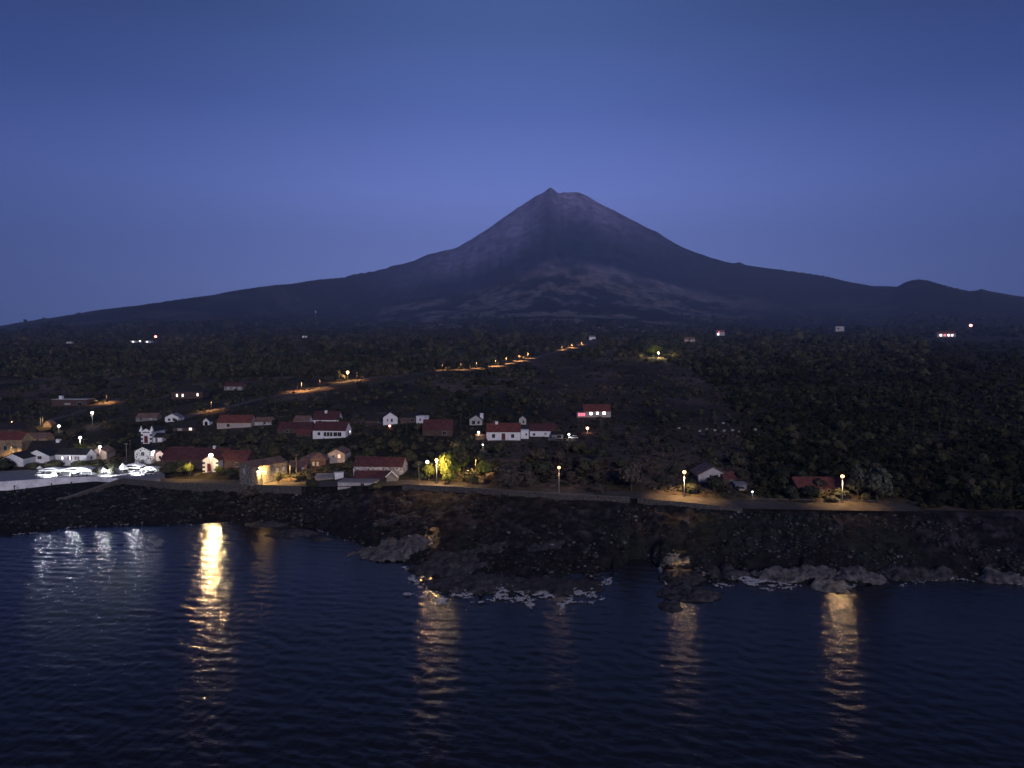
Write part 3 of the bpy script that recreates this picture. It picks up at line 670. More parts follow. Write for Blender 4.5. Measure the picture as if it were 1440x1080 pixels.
H('house','tiny pale farmhouse alone at far left of the dark belt',97,483,8,2.2,1,14,0,'whiteold','white','flat',[], 'farm')
H('house','tiny pale house by the road head under the mountain',845,463,6,2.4,1,14,0,'whiteold','white','flat',[])

# ------------------------------------------------------------------ lamps
def point(name, loc, power, color, radius=.25, parent=None, spot=None, aim=None, blend=.6):
    d = bpy.data.lights.new(name, 'SPOT' if spot else 'POINT'); d.energy = power; d.color = color; d.shadow_soft_size = radius
    o = bpy.data.objects.new(name, d); o.location = loc; link(o, parent)
    if spot:
        d.spot_size = R(spot); d.spot_blend = blend
        dv = Vector(aim); o.rotation_euler = dv.to_track_quat('-Z', 'Y').to_euler()
    return o
SOD = (1.0, .60, .26); WHT = (.95, .97, 1.0)
def sphere_vf(r, n=10, m=6, sq=1.0):
    v = [(0,0,r*sq)]; f = []
    for i in range(1, m):
        for k in range(n):
            a = math.pi*i/m; t = 2*math.pi*k/n; v.append((r*math.sin(a)*math.cos(t), r*math.sin(a)*math.sin(t), r*math.cos(a)*sq))
    v.append((0,0,-r*sq)); L_ = len(v)-1
    for k in range(n): f.append([0, 1+k, 1+(k+1) % n]); f.append([L_, 1+(m-2)*n+(k+1) % n, 1+(m-2)*n+k])
    for i in range(m-2):
        for k in range(n): f.append([1+i*n+k, 1+(i+1)*n+k, 1+(i+1)*n+(k+1) % n, 1+i*n+(k+1) % n])
    return v, f
def street_lamp(label, hx, hy, by, glow, power, color, rpx=3.2, off=(0,-.9,-.5), polemat='pole', cat='street lamp', spots=(), ymin=0, cone=None):
    P = at(hx, by, ymin); s = P.y/FPX; hgt = (by-hy)*s
    root = empty('street_lamp', P, label, cat, None, math.degrees(math.atan2(-P.x, P.y)))   # the arm reaches out over the road, toward the sea
    v, f = tube_vf([(0,0,-.6),(0,0,hgt*.5),(0,0,hgt+.1)], [.19,.15,.11]); mesh('pole', v, f, M[polemat], root, True)
    v, f = tube_vf([(0,0,hgt-.1),(0,-.3,hgt+.25),(0,-.9,hgt+.35)], [.07,.07,.06], 6); mesh('arm', v, f, M[polemat], root, True)
    v, f = box_vf(-.3, .3, -1.25, -.15, hgt+.36, hgt+.56); hd = mesh('lamp_head', v, f, M['black'], root)
    v, f = sphere_vf(rpx*s*.5, sq=.9); b = mesh('bulb', v, f, M[glow], root, True, loc=(0,-.65,hgt+.30-rpx*s*.45))
    zb = hgt+.30-rpx*s*.95
    if power: point('lamp_light', (off[0], -.65+off[1]*.8, zb-.35), power, color, .3, root, cone, (0,0,-1), .35)
    for pw, aim, ang, bl in spots:
        if len(aim) == 2:                                   # a beam onto a point of the shore
            T = at_sea(aim[0], aim[1], 1.2); dv = T - (P + Vector((0, 0, zb-.1))); ya = root.rotation_euler[2]
            aim = (dv.x*math.cos(ya) + dv.y*math.sin(ya), -dv.x*math.sin(ya) + dv.y*math.cos(ya), dv.z)
        point('flood_light', (0, -1.2-rpx*s*.6, zb-.1), pw, color, .35, root, ang, aim, bl)
    protect(hx-4, hy-5, hx+4, by, P.y)
    return root
LT = []
street_lamp('tall floodlight pole in front of the white porch shining on the sea', 297, 638, 668, 'sodiumhot', 1500, (1.0,.64,.28), 6.0, spots=[(36000, (0,-1,.03), 50, .45)])
street_lamp('street lamp with orange glow beside the yellow green trees', 614, 645, 681, 'sodium', 6500, SOD, 4.6, spots=[(1600, (0,-1,-.12), 52, .45), (90000, (607,772), 7, .6)])
street_lamp('street lamp alone on the dark verge just right of centre', 786, 656, 693, 'sodium', 350, SOD, 4.2, spots=[(350, (0,-1,-.12), 52, .6)], cone=128)
street_lamp('street lamp lighting the sandy bend of the coast road', 962, 662, 699, 'sodium', 6500, SOD, 5.0, spots=[(1500, (0,-1,-.21), 56, .45), (48000, (955,795), 10, .6)], cone=132)
street_lamp('rightmost street lamp beside the silvery tree', 1184, 668, 707, 'sodium', 4000, SOD, 5.0, spots=[(2600, (0,-1,-.06), 52, .45), (9000, (1181,821), 6, .6)], cone=132)
street_lamp('white street lamp between the stone gable and the lilac house', 216, 634, 650, 'ledw', 380, (1.0,.80,.74), 3.8)
street_lamp('pinkish street lamp over the small cream house', 141, 627, 648, 'ledw', 600, (1.0,.80,.66), 3.8)
street_lamp('white street lamp standing uphill at left in the dark', 130, 579, 598, 'ledw', 500, (1,.9,.8), 4.0)
street_lamp('street lamp above the yellow green bush between two posts', 113, 614, 630, 'ledw', 2600, (1.0,.88,.6), 4.0)
street_lamp('small white wall lamp at the roof of the leftmost white house', 30, 629, 640, 'ledw', 300, (1,.9,.8), 4.2)
street_lamp('low white lamp at the left on the dark terraced slope', 83, 598, 606, 'ledw', 150, (1,.95,.9), 3.8)
street_lamp('street lamp on the hill road far up at left of centre', 489, 522, 534, 'sodium', 6000, (1.0,.52,.20), 4.0)
street_lamp('porch lamp of the dark house below the slatted roof', 268, 597, 604, 'ledw', 120, (1,.9,.75), 3.4)
street_lamp('white yard lamp left of the orange street lamp by the trees', 601, 648, 672, 'ledw', 500, (1,.95,.85), 5.0)
street_lamp('small garden lamp glowing in the dark right of the carport', 1058, 691, 698, 'ledw', 20, (1,.95,.85), 2.6)
street_lamp('orange lamp on the track below the red lit house', 826, 601, 608, 'orangeglow', 150, (1,.5,.3), 4.0)
street_lamp('car headlight drawn as a lamp in the yard beside the dark carport', 800, 610, 617, 'ledw', 120, (1,.95,.9), 3.2)  # a car headlight, drawn as a lamp on a post
street_lamp('red tail light drawn as a lamp at the foot of the turned white gable house', 548, 598, 602, 'redglow', 40, (1,.3,.2), 3.4)  # a car's tail light, drawn as a lamp on a post
street_lamp('orange lamp at the corner of the central terrace', 673, 607, 617, 'ledw', 500, (1,.6,.3), 3.4)
street_lamp('small yard lamp below the central white house', 679, 625, 632, 'ledw', 30, (1,.95,.9), 2.4)
street_lamp('little yellow lamp under the yellow lit tree on the right slope', 926, 495, 503, 'sodium', 40000, (1.0,.78,.28), .9)
street_lamp('red beacon on the left mountain slope', 219, 472, 480, 'redglow', 0, SOD, 3.2, cat='beacon')
street_lamp('red beacon high on the right slope', 1365, 456, 464, 'redglow', 0, SOD, 4.0, cat='beacon')
street_lamp('faint white lamp by the tiny farms on the left slope', 197, 479, 484, 'ledw', 0, WHT, 2.2, cat='beacon')

# ------------------------------------------------------------------ utility poles (some carry a shielded lamp that lights the road)
def make_pole():
    v, f = tube_vf([(0,0,-.8),(0,0,8.2)], [.16,.10], 7); return v, f
pv, pf = make_pole(); POLE_ME = bpy.data.meshes.new('pole'); POLE_ME.from_pydata(pv, [], pf); POLE_ME.materials.append(M['wood'])
cv, cf = box_vf(-.9, .9, -.06, .06, 7.5, 7.62); 
for q in (-.8, 0, .8): box_vf(q-.06, q+.06, -.05, .05, 7.62, 7.85, cv, cf)
CROSS_ME = bpy.data.meshes.new('crossarm'); CROSS_ME.from_pydata(cv, [], cf); CROSS_ME.materials.append(M['wood'])
first = {}
POLES = [(14,570,590),(27,578,600),(47,577,598),(57,577,601),(38,607,619),(64,607,620),(103,582,597),(112,563,578),(118,617,631),(178,622,650),(183,618,636),(158,550,562),(205,545,560),(231,565,580),(301,557,573),(367,549,566),(387,557,577),(418,537,549),(417,637,674),(369,642,682),(438,642,662),(459,550,565),(511,520,534),(522,538,552),(531,587,607),(571,513,528),(589,648,681),(648,580,602),(660,575,598),(687,505,517),(727,500,509),(753,489,498),(764,487,496),(800,480,489),(675,628,652),(813,588,603),(820,585,604),(845,588,602),(986,587,609),(1042,593,613),(1135,588,602),(1284,588,607),(1321,592,608),(1433,590,609),(320,585,602),(572,590,610),(895,500,514),(985,488,500),(336,558,575)]
for (x, yt, yb) in POLES:
    P = at(x, yb); s = P.y/FPX; sc = (yb-yt)*s/8.2
    if x < 330: g, lb = 'utility poles of the left village', 'thin bare utility pole among the dark houses on the left'
    elif x < 700: g, lb = 'utility poles of the middle village and hill road', 'thin utility pole with crossarm on the middle hillside'
    else: g, lb = 'utility poles on the right hillside', 'thin utility pole with crossarm on the dark right hillside'
    root = empty('utility_pole', P, lb, 'utility pole', g, random.uniform(-40, 40)); root.scale = (max(.6, min(1.6, sc*.9)), max(.6, min(1.6, sc*.9)), sc)
    link(bpy.data.objects.new('pole', POLE_ME), root); link(bpy.data.objects.new('crossarm', CROSS_ME), root)
    protect(x-1.5, yt, x+1.5, yb-1, P.y)
# shielded road lamps: arm + dark hood on short poles, light thrown down on the road; fill lamps added between lit stretches
def hood_lamp(label, x, y, hgt, power, color=SOD, ymin=0, aim=(0,0,-1), cone=136):
    P = at(x, y, ymin); root = empty('road_lamp', P, label, 'road lamp')
    v, f = tube_vf([(0,0,-.6),(0,0,hgt)], [.14,.10], 7); mesh('pole', v, f, M['wood'], root, True)
    v, f = tube_vf([(0,0,hgt-.2),(0,-1.4,hgt+.1)], [.06,.05], 6); mesh('arm', v, f, M['wood'], root, True)
    v, f = box_vf(-.35,.35,-2.1,-1.2,hgt+.05,hgt+.25); box_vf(-.35,.35,-2.13,-2.1,hgt-.35,hgt+.25,v,f); mesh('lamp_hood', v, f, M['black'], root)
    point('lamp_light', (0,-1.6,hgt-.12), power, color, .15, root, cone, aim, .5)
for lb, x, y, p in (('shielded road lamp on the lit bank of the left lane',150,566,7000),('shielded road lamp on the hill road above the long red roof',297,577,4000),('shielded road lamp at the orange bend of the hill road',424,550,12000),
                    ('shielded road lamp left of the far hill road lamp',478,537,5000),('shielded road lamp on the middle stretch of the hill road',622,520,7000),('shielded road lamp at the long lit stretch of the hill road',712,511,20000),
                    ('shielded road lamp where the hill road begins to climb',742,504,20000),('shielded road lamp at the brightest upper stretch of the hill road',790,492,45000),('shielded road lamp near the hut at the road head',818,485,40000),('added fill lamp at the start of the long lit stretch',697,515,26000),('added fill lamp between the long lit stretch and the climb',730,507.5,26000),('added fill lamp just before the hut of the road head',804,489,60000),
                    ('shielded road lamp by the orange gabled shed',60,601,2500),('shielded road lamp beside the yellow lit stone house',366,682.5,5200),('shielded road lamp on the yellow lit drive right of the stone house',408,676,2600),('shielded road lamp at the left coast road by the porch',268,671,1200),('shielded road lamp on the drive between the yellow green bushes',669,668,3600),('added fill lamp right of the orange bend of the hill road',450,546,6000),('added fill lamp right of the far hill road lamp',502,534.5,6000),('added fill lamp after the middle stretch of the hill road',648,520,9000),('added fill lamp just before the long lit stretch',670,518,12000),
                    ('shielded road lamp at the orange lit house on the far left',16,644,2600),('shielded road lamp uphill of the red roof at the far left',17,606,9000)):
    p = p*(1.3 if y < 600 else 1.6)
    if 'stone house' in lb and x < 380: hood_lamp(lb, x, y, 6.0, p*1.9, (1.0,.60,.20), aim=(.45,1,-.45), cone=115)
    else: hood_lamp(lb, x, y, 6.5 if y > 560 else 7.5, p, (1.0,.50,.18) if y < 600 else (1.0,.62,.22))

# ------------------------------------------------------------------ plaza: canopies, parasols, parked cars, bollards
def canopy(label, px, py, wpx, hpx, depth, cat='canopy', yaw=0):
    P = at(px, py); s = P.y/FPX; w = wpx*s; h = hpx*s
    root = empty('canopy', P, label, cat, None, yaw); nx, ny = 14, 6; v = []; f = []
    for side in (0, 1):
        for i in range(nx):
            for k in range(ny):
                a = i/(nx-1)*2-1; b_ = k/(ny-1)*2-1
                z = h*(.62 + .38*(1-abs(a)**2.2)*(1-.35*b_*b_)) + .06*math.sin(7*a+3*b_)
                v.append((a*w/2, depth/2+b_*depth/2, z - .10*side))
    q = nx*ny
    for i in range(nx-1):
        for k in range(ny-1):
            a = i*ny+k; f.append([a, a+ny, a+ny+1, a+1]); f.append([q+a, q+a+1, q+a+ny+1, q+a+ny])
    edge = [i*ny for i in range(nx)] + [(nx-1)*ny+k for k in range(1, ny)] + [i*ny+ny-1 for i in range(nx-2, -1, -1)] + [k for k in range(ny-2, 0, -1)]
    for i in range(len(edge)):
        a, b_ = edge[i], edge[(i+1) % len(edge)]; f.append([a, q+a, q+b_, b_])
    fixn(mesh('canvas', v, f, M['canvas'], root, True))
    # front valance
    v, f = box_vf(-w/2, w/2, -.06, .0, h*.50, h*.63); mesh('valance', v, f, M['canvas'], root)
    for xx in (-.96, -.33, .33, .96):
        for yy in (.04, .96):
            v, f = tube_vf([(xx*w/2, depth*yy, -.3), (xx*w/2*1.0, depth*yy, h*.4), (xx*w/2*.97, depth*yy, h*.66)], [.10,.08,.07], 6); mesh('post', v, f, M['canvas'], root, True)
    protect(px-wpx/2, py-hpx, px+wpx/2, py, P.y); return root
canopy('left white canopy glowing on the plaza above two pale cars', 68, 667, 28, 9, 5)
canopy('long white canopy glowing in the middle of the plaza', 106, 668, 46, 10.5, 5.5)
canopy('white canopy on the right of the plaza sloping above a white car', 184, 664.5, 26, 12, 5)
canopy('last white canopy to the right beside the dark trees', 209, 665, 22, 8.5, 4)
def parasol(label, px, py, rpx, hpx):
    P = at(px, py); s = P.y/FPX; r = rpx*s; h = hpx*s; root = empty('parasol', P, label, 'parasol')
    v, f = tube_vf([(0,0,-.2),(0,0,h-.1)], [.09,.06], 6); mesh('pole', v, f, M['pole'], root, True)
    v = [(0,0,h)]; f = []
    for ring, (rr, zz) in enumerate(((.5, .80), (1, .55), (1.0, .42))):
        for k in range(8):
            t = k*math.pi/4; v.append((r*rr*math.cos(t), r*rr*math.sin(t), h*zz))
    for k in range(8):
        f.append([0, 1+k, 1+(k+1) % 8])
        for q in (0, 1): f.append([1+q*8+k, 9+q*8+k, 9+q*8+(k+1) % 8, 1+q*8+(k+1) % 8])
    mesh('cover', v, f, M['canvas'], root)
    protect(px-rpx, py-hpx, px+rpx, py, P.y)
parasol('tall white parasol standing at the left end of the right canopy', 173, 666, 6, 15)
parasol('small white parasol among the dappled shrubs of the plaza', 146, 667.5, 5, 10)
parasol('little white parasol at the left end of the left canopy', 56, 662, 4, 7)
for lb, x, y, t in (('dark bollard at the left end of the white sea wall',22,690,8),('dark bollard on the ledge of the white wall, middle one',74,684.5,5),('dark bollard at the ledge of the white wall on the right',102,684,7),('dark bollard on the bright plaza edge',124,671,4)):
    P = at(x, y); P = Vector((P.x, P.y-.6, P.z)); s = P.y/FPX; root = empty('bollard', P, lb, 'bollard'); hh = t*s
    v, f = tube_vf([(0,0,-.4),(0,0,hh*.7)], [.13,.11], 8); mesh('post', v, f, M['black'], root, True)
    v, f = sphere_vf(.32); mesh('cap', v, f, M['black'], root, True, loc=(0,0,hh*.85))
def car(label, px, py, L_, paint, yaw, cat='car', lamps=None, van=False):
    P = at(px, py); root = empty('parked_car', P + Vector((0,0,.02)), label, cat, None, yaw)
    h1, h2 = (.95, 2.0) if van else (.85, 1.45); wd = 1.75; a = L_/2
    prof = [(-a,.32),(-a+.02,h1-.1),(-a+.15,h1),(a-1.0,h1),(a-.1,h1-.2),(a,.55),(a-.03,.32)]
    if van: prof = [(-a,.32),(-a+.02,h1),(a-.6,h1),(a-.05,h1-.15),(a,.55),(a-.03,.32)]
    fixn(mesh('body', *extrude_vf(prof, 'y', -wd/2, wd/2), M[paint], root))
    c0, c1 = (-a+.05, a-.9) if van else (-a+.25, a-1.05)
    v = [(c0,-wd/2+.04,h1),(c1,-wd/2+.04,h1),(c1,wd/2-.04,h1),(c0,wd/2-.04,h1),(c0+.35,-wd/2+.2,h2-.12),(c1-.75,-wd/2+.2,h2-.12),(c1-.75,wd/2-.2,h2-.12),(c0+.35,wd/2-.2,h2-.12)]
    f = [[4,5,6,7],[0,1,5,4],[1,2,6,5],[2,3,7,6],[3,0,4,7]]; mesh('window_band', v, f, M['glass'], root)
    v, f = box_vf(c0+.33, c1-.73, -wd/2+.18, wd/2-.18, h2-.118, h2); mesh('roof_panel', v, f, M[paint], root)
    for sx_ in (-a+.75, a-.8):
        for sy in (-1, 1):
            v, f = tube_vf([(sx_, sy*(wd/2-.16), .32), (sx_, sy*(wd/2+.03), .32)], [.32,.32], 12); mesh('wheel', v, f, M['tyre'], root)
    for sy in (-.6, .6):
        v, f = box_vf(a-.06, a+.03, sy-.16, sy+.16, .58, .74); mesh('headlight', v, f, M['ledw' if lamps == 'on' else 'pale'], root)
        v, f = box_vf(-a-.03, -a+.05, sy-.16, sy+.16, .62, .80); mesh('tail_light', v, f, M['red'], root)
    return root
car('white car parked under the right canopy of the plaza', 187, 667.5, 4.2, 'carwhite', 0)
car('white car parked under the last canopy by the dark trees', 210, 667.5, 4.0, 'carwhite', 180)
car('leftmost pale car parked under the left canopy', 58, 669.5, 4.0, 'carwhite', 0)
car('second pale car under the left canopy, near its right end', 76, 670, 4.0, 'carwhite', 180)
car('pale car parked under the long middle canopy', 108, 670, 4.1, 'carwhite', 0)
car('dark car with pale lit roof parked on the drive between lit trees', 660, 667, 4.2, 'carbeige', 78)
car('dark van parked by the carport right of the long white house', 778, 622, 4.6, 'cardark', 10, 'van', van=True)
car('pale car parked beside the lamp in the yard by the carport', 806, 617, 4.2, 'carwhite', 170)
car('grey car standing under the open carport near the right lamps', 1041, 689.5, 4.0, 'carbeige', 85)
car('white car beside the yellow lit tree on the right slope', 922, 504, 5.0, 'carwhite', 20)

# ------------------------------------------------------------------ trees
def ico(sub=1):
    bm = bmesh.new(); bmesh.ops.create_icosphere(bm, subdivisions=sub, radius=1); bm.verts.ensure_lookup_table()
    v = np.array([x.co[:] for x in bm.verts]); f = np.array([[q.index for q in x.verts] for x in bm.faces]); bm.free(); return v, f
I1v, I1f = ico(1); I2v, I2f = ico(2)
def crown_mesh(name, seed, r, hgt, m, lobes=7, leaves=85, ls=.42, low=.30):
    g = np.random.default_rng(seed); V_ = []; F_ = []; nb = 0
    cs = []
    for i in range(lobes):
        t = g.random()*6.28; d = r*.55*math.sqrt(g.random()); z = hgt*(low + .5*g.random()) + .12*hgt*(1-d/r)
        cs.append((d*math.cos(t), d*math.sin(t), z, r*(.38+.26*g.random())))
    cs.append((0, 0, hgt*.62, r*.6))
    for (x, y, z, rr) in cs:
        k = 1 + .22*(g.random(len(I1v))-.5); v = I1v*k[:,None]*np.array([rr*.80, rr*.80, rr*.66]) + [x,y,z]
        V_.append(v); F_.append(I1f + nb); nb += len(v)
        d = g.normal(size=(leaves, 3)); d /= np.linalg.norm(d, axis=1)[:,None]; d[:,2] = np.where(d[:,2] < -.35, -d[:,2], d[:,2])
        p = d*np.array([rr, rr, rr*.84])*(.86 + .30*g.random((leaves,1))) + [x,y,z]
        a = np.cross(d, g.normal(size=(leaves,3))); a /= np.linalg.norm(a, axis=1)[:,None]; b_ = np.cross(d, a) + d*g.normal(0,.5,(leaves,1))
        sz = ls*(.6 + .8*g.random((leaves,1)))
        q = np.stack([p - a*sz - b_*sz*.6, p + a*sz*.9 - b_*sz*.5, p + b_*sz*.9 + a*sz*.15], 1).reshape(-1,3)
        V_.append(q); F_.append(np.arange(leaves*3).reshape(-1,3) + nb); nb += len(q)
    V_ = np.concatenate(V_); F_ = np.concatenate(F_); me = bpy.data.meshes.new(name); me.from_pydata(V_.tolist(), [], F_.tolist()); me.materials.append(m); return me
def trunk_mesh(seed, hgt, r):
    g = random.Random(seed); v, f = tube_vf([(0,0,-.6),(g.uniform(-.2,.2),g.uniform(-.2,.2),hgt*.3),(g.uniform(-.4,.4),g.uniform(-.3,.3),hgt*.6)], [r*.085,r*.065,r*.04], 7)
    for i in range(3):
        t = i*2.1 + g.random(); tube_vf([(0,0,hgt*.26),(math.cos(t)*r*.3,math.sin(t)*r*.3,hgt*.48),(math.cos(t)*r*.5,math.sin(t)*r*.5,hgt*.64)], [r*.045,r*.03,r*.015], 5, v, f)
    me = bpy.data.meshes.new('trunk'); me.from_pydata(v, [], f); me.materials.append(M['bark']); return me
VAR = []
for i in range(9):
    hgt = [5.2,4.2,6.0,4.8,3.6,5.5,4.6,4.0,5.0][i]; r = [2.9,3.2,2.8,3.4,2.7,3.0,3.6,2.5,3.0][i]
    VAR.append((crown_mesh('crown', 100+i, r, hgt, LEAF[[0,1,2,0,1,0,2,0,1][i]], 7, 80), trunk_mesh(200+i, hgt, r), hgt, r))
def tree(label, px, py, rpx, hpx, group=None, var=None, leaf=None, ymin=0, name='tree', P=None, cat='tree'):
    P = at(px, py, ymin) if P is None else P; s = P.y/FPX
    cm, tm, hgt, r = VAR[var if var is not None else random.randrange(len(VAR))]
    root = empty(name, P, label, cat, group, random.uniform(0, 360)); root.scale = (rpx*s/r, rpx*s/r, hpx*s/hgt)
    if leaf is not None:
        key = ('leaf', cm.name, leaf)
        if key not in CACHE:
            c2 = cm.copy(); c2.materials.clear(); c2.materials.append(LEAF[leaf]); CACHE[key] = c2
        cm = CACHE[key]
    link(bpy.data.objects.new('crown', cm), root)
    link(bpy.data.objects.new('trunk', tm), root)
    return root
SPEC = [('big yellow green tree directly behind the orange street lamp',628,676,20,34,3),('dark rounded tree top behind the lit trees on the right',640,668,18,44,1),('yellow green bush at the foot of the white yard lamp',603,676,13,22,3),('low yellow green bush right of the orange street lamp',632,680,12,16,3),('bright yellow green bush left of the dark parked car',652,662,11,22,3),
 ('yellow green bush right of the dark parked car',682,672,13,22,3),('low dark bush at the road right of the parked car',664,680,11,10,0),('wide leafless brownish bush in the centre by the road',716,690,30,30,2),('brownish bush just right of the wide leafless one',742,688,16,24,2),
 ('dark tree between the last canopy and the red roofed hall',238,668,14,16,1),('yellow lit round bush at the left of the floodlit porch',266,668,10,16,3),('dark bushy tree left of the yellow lit round bush',254,669,12,18,1),
 ('round bush at the right corner of the floodlit porch',307,667,7,10,3),('dark bush left of the yellow lit stone house',322,672,12,12,0),('climbing bush against the yellow lit stone wall',391,680,9,14,1),
 ('large silvery tree right of the rightmost street lamp',1234,705,30,42,4),('pale tree top behind the rightmost street lamp',1207,702,16,40,4),('small round dark bush below the silvery tree',1217,706,9,12,1),
 ('scrubby bush at the foot of the rightmost street lamp',1172,706,9,8,4),('dark hedge tree in front of the long low red roof',1140,703,20,16,0),('dark hedge tree right end in front of the low red roof',1182,700,14,12,0),('dark hedge tree at left end of the low red roof',1112,704,14,18,0),
 ('dark tree covering the front of the brown roofed house',1004,690,18,19,0),('dark tree to the left of the brown roofed house',972,694,14,14,0),('wide grey leafless tree left of the bend lamp',888,690,22,36,2),('low grey bush beside the bend of the coast road',842,694,16,12,2),
 ('dark clipped shrub at far left in front of the white gable',4,662,16,15,0),('dark wide shrub under the paired dark windows',46,661,14,9,1),('dark mound shrub before the long white house',78,661,17,13,1),('dark shrub before the right end of the long white house',112,662,14,12,1),('dark round shrub below the small cream house',130,660,16,11,1),
 ('dark shrub behind the middle of the plaza',156,662,12,9,1),('dappled shrub glowing white at the plaza, left one',138,668.5,7,10,4),('dappled shrub glowing white at the plaza, right one',157,668.5,7,9,4),
 ('yellow green bush below the double armed street lamp',112,636,14,10,3),('yellow lit tree beside the car on the right slope',919,500,11,13,3),('leafy bush at the roadside in front of the stone house',420,676,10,8,1),('dark bush below the grey gabled house',462,664,16,9,1),('bush between grey gabled house and the barn',492,664,12,14,1),
 ('grey green bush on the slope under the yellow lit house',352,704,16,18,2),('dark bush on the bank below the flat pale shed',528,690,16,9,1),('bush on the bank left of the shed roofs',440,686,14,10,0)]
for lb, x, y, r_, h_, lf in SPEC:
    P = at(x, y); tree(lb, x, y, r_, h_, leaf=lf, var=random.choice([0,1,3,6,8]), name='bush' if 'bush' in lb or 'shrub' in lb else 'tree', cat='bush' if 'bush' in lb or 'shrub' in lb else 'tree')
    if lf in (3, 4): protect(x-r_*.8, y-h_, x+r_*.8, y-2, P.y)
PR = np.array(PROT)
def blocked(x, y0, y1, hw_, Y):
    return bool(np.any((PR[:,0] < x+hw_) & (PR[:,2] > x-hw_) & (PR[:,1] < y1) & (PR[:,3] > y0) & (PR[:,4] > Y - 1)))
LAND = []   # short landmark phrases for labels
for o_ in list(COL.objects):
    if o_.parent is None and o_.get('category') in ('house','barn','hall','building','chapel','shed','hut','annex','ruin','street lamp') and 'label' in o_:
        a_, b_ = proj(*o_.location); ws_ = o_['label'].split()
        cut = next((i for i, q in enumerate(ws_) if i > 2 and q in ('behind','beside','above','below','left','right','at','with','under','between','to','in','on','over','facing','uphill','directly','alone','by')), len(ws_))
        LAND.append((float(a_), float(b_), ' '.join(ws_[:max(cut, 3)][:8]) if cut >= 3 else ' '.join(ws_[:6])))
def near_phrase(x, y):
    q = min(LAND, key=lambda t: math.hypot(t[0]-x, 1.6*(t[1]-y))); dx, dy = x-q[0], y-q[1]
    rel = ('right of' if dx > 0 else 'left of') if abs(dx) > abs(dy)*1.2 else ('uphill of' if dy < 0 else 'below')
    return rel + ' the ' + q[2]
SIZE = ['small', 'broad', 'tall', 'low', 'round', 'ragged']
n_tree = 0; tries = 0; spots = []
while n_tree < 235 and tries < 6000:
    tries += 1
    x = rng.uniform(-60, 1500); y = 540 + 165*rng.random()**.8
    X, Y, z = hit(x, y); Y = float(Y[0]); X = float(X[0])
    yc0 = float(np.interp(X/Y, U, Yc)); fl = float(np.interp(X/Y, U, flat))
    if Y < yc0 + fl + 2.5: continue
    if x > 1050 and rng.random() < .45: continue
    s = Y/FPX; rm = rng.uniform(1.5, 3.2); hm = rm*rng.uniform(1.1, 1.7); rp, hp = rm/s, hm/s
    if blocked(x, y-hp, y, rp, Y): continue
    if any(abs(a-x) < (c+rp)*.55 and abs(b-y) < (c+rp)*.3 for a, b, c in spots): continue
    spots.append((x, y, rp)); 
    kind = 'tall' if hm/rm > 1.5 else 'broad' if rm > 2.6 else 'small' if rm < 2 else 'bushy'
    tree(f'{kind} dark tree {near_phrase(x, y)}', x, y, rp, hp, 'dark trees among the village houses and fields'); n_tree += 1

ORD = ['nearest', 'second', 'third', 'fourth', 'fifth', 'sixth', 'seventh', 'eighth', 'ninth', 'tenth', 'eleventh', 'twelfth', 'thirteenth', 'fourteenth', 'fifteenth', 'sixteenth', 'seventeenth', 'eighteenth', 'nineteenth', 'twentieth']
def single_out(cat, grp):
    by = {}
    for o_ in list(COL.objects):
        if o_.parent is None and o_.get('category') == cat and o_.get('group') in grp:
            a_, b_ = proj(*o_.location); q = min(LAND, key=lambda t: math.hypot(t[0]-a_, 1.6*(t[1]-b_)))
            w_ = o_['label'].split(); by.setdefault(o_['label'], []).append((math.hypot(q[0]-a_, q[1]-b_), o_.name, o_))
    for lb, ls_ in by.items():
        if len(ls_) == 1: continue
        for k, (d_, n_, o_) in enumerate(sorted(ls_, key=lambda t: t[:2])):
            o_['label'] = lb if k >= len(ORD) else ORD[k] + ' ' + lb
single_out('tree', ('dark trees among the village houses and fields',))

# utility poles: each is named by the thing it stands next to
for o_ in list(COL.objects):
    if o_.parent is None and o_.get('category') == 'utility pole':
        a_, b_ = proj(*o_.location); o_['label'] = 'thin utility pole ' + near_phrase(float(a_), float(b_))

single_out('utility pole', ('utility poles of the left village', 'utility poles of the middle village and hill road', 'utility poles on the right hillside'))

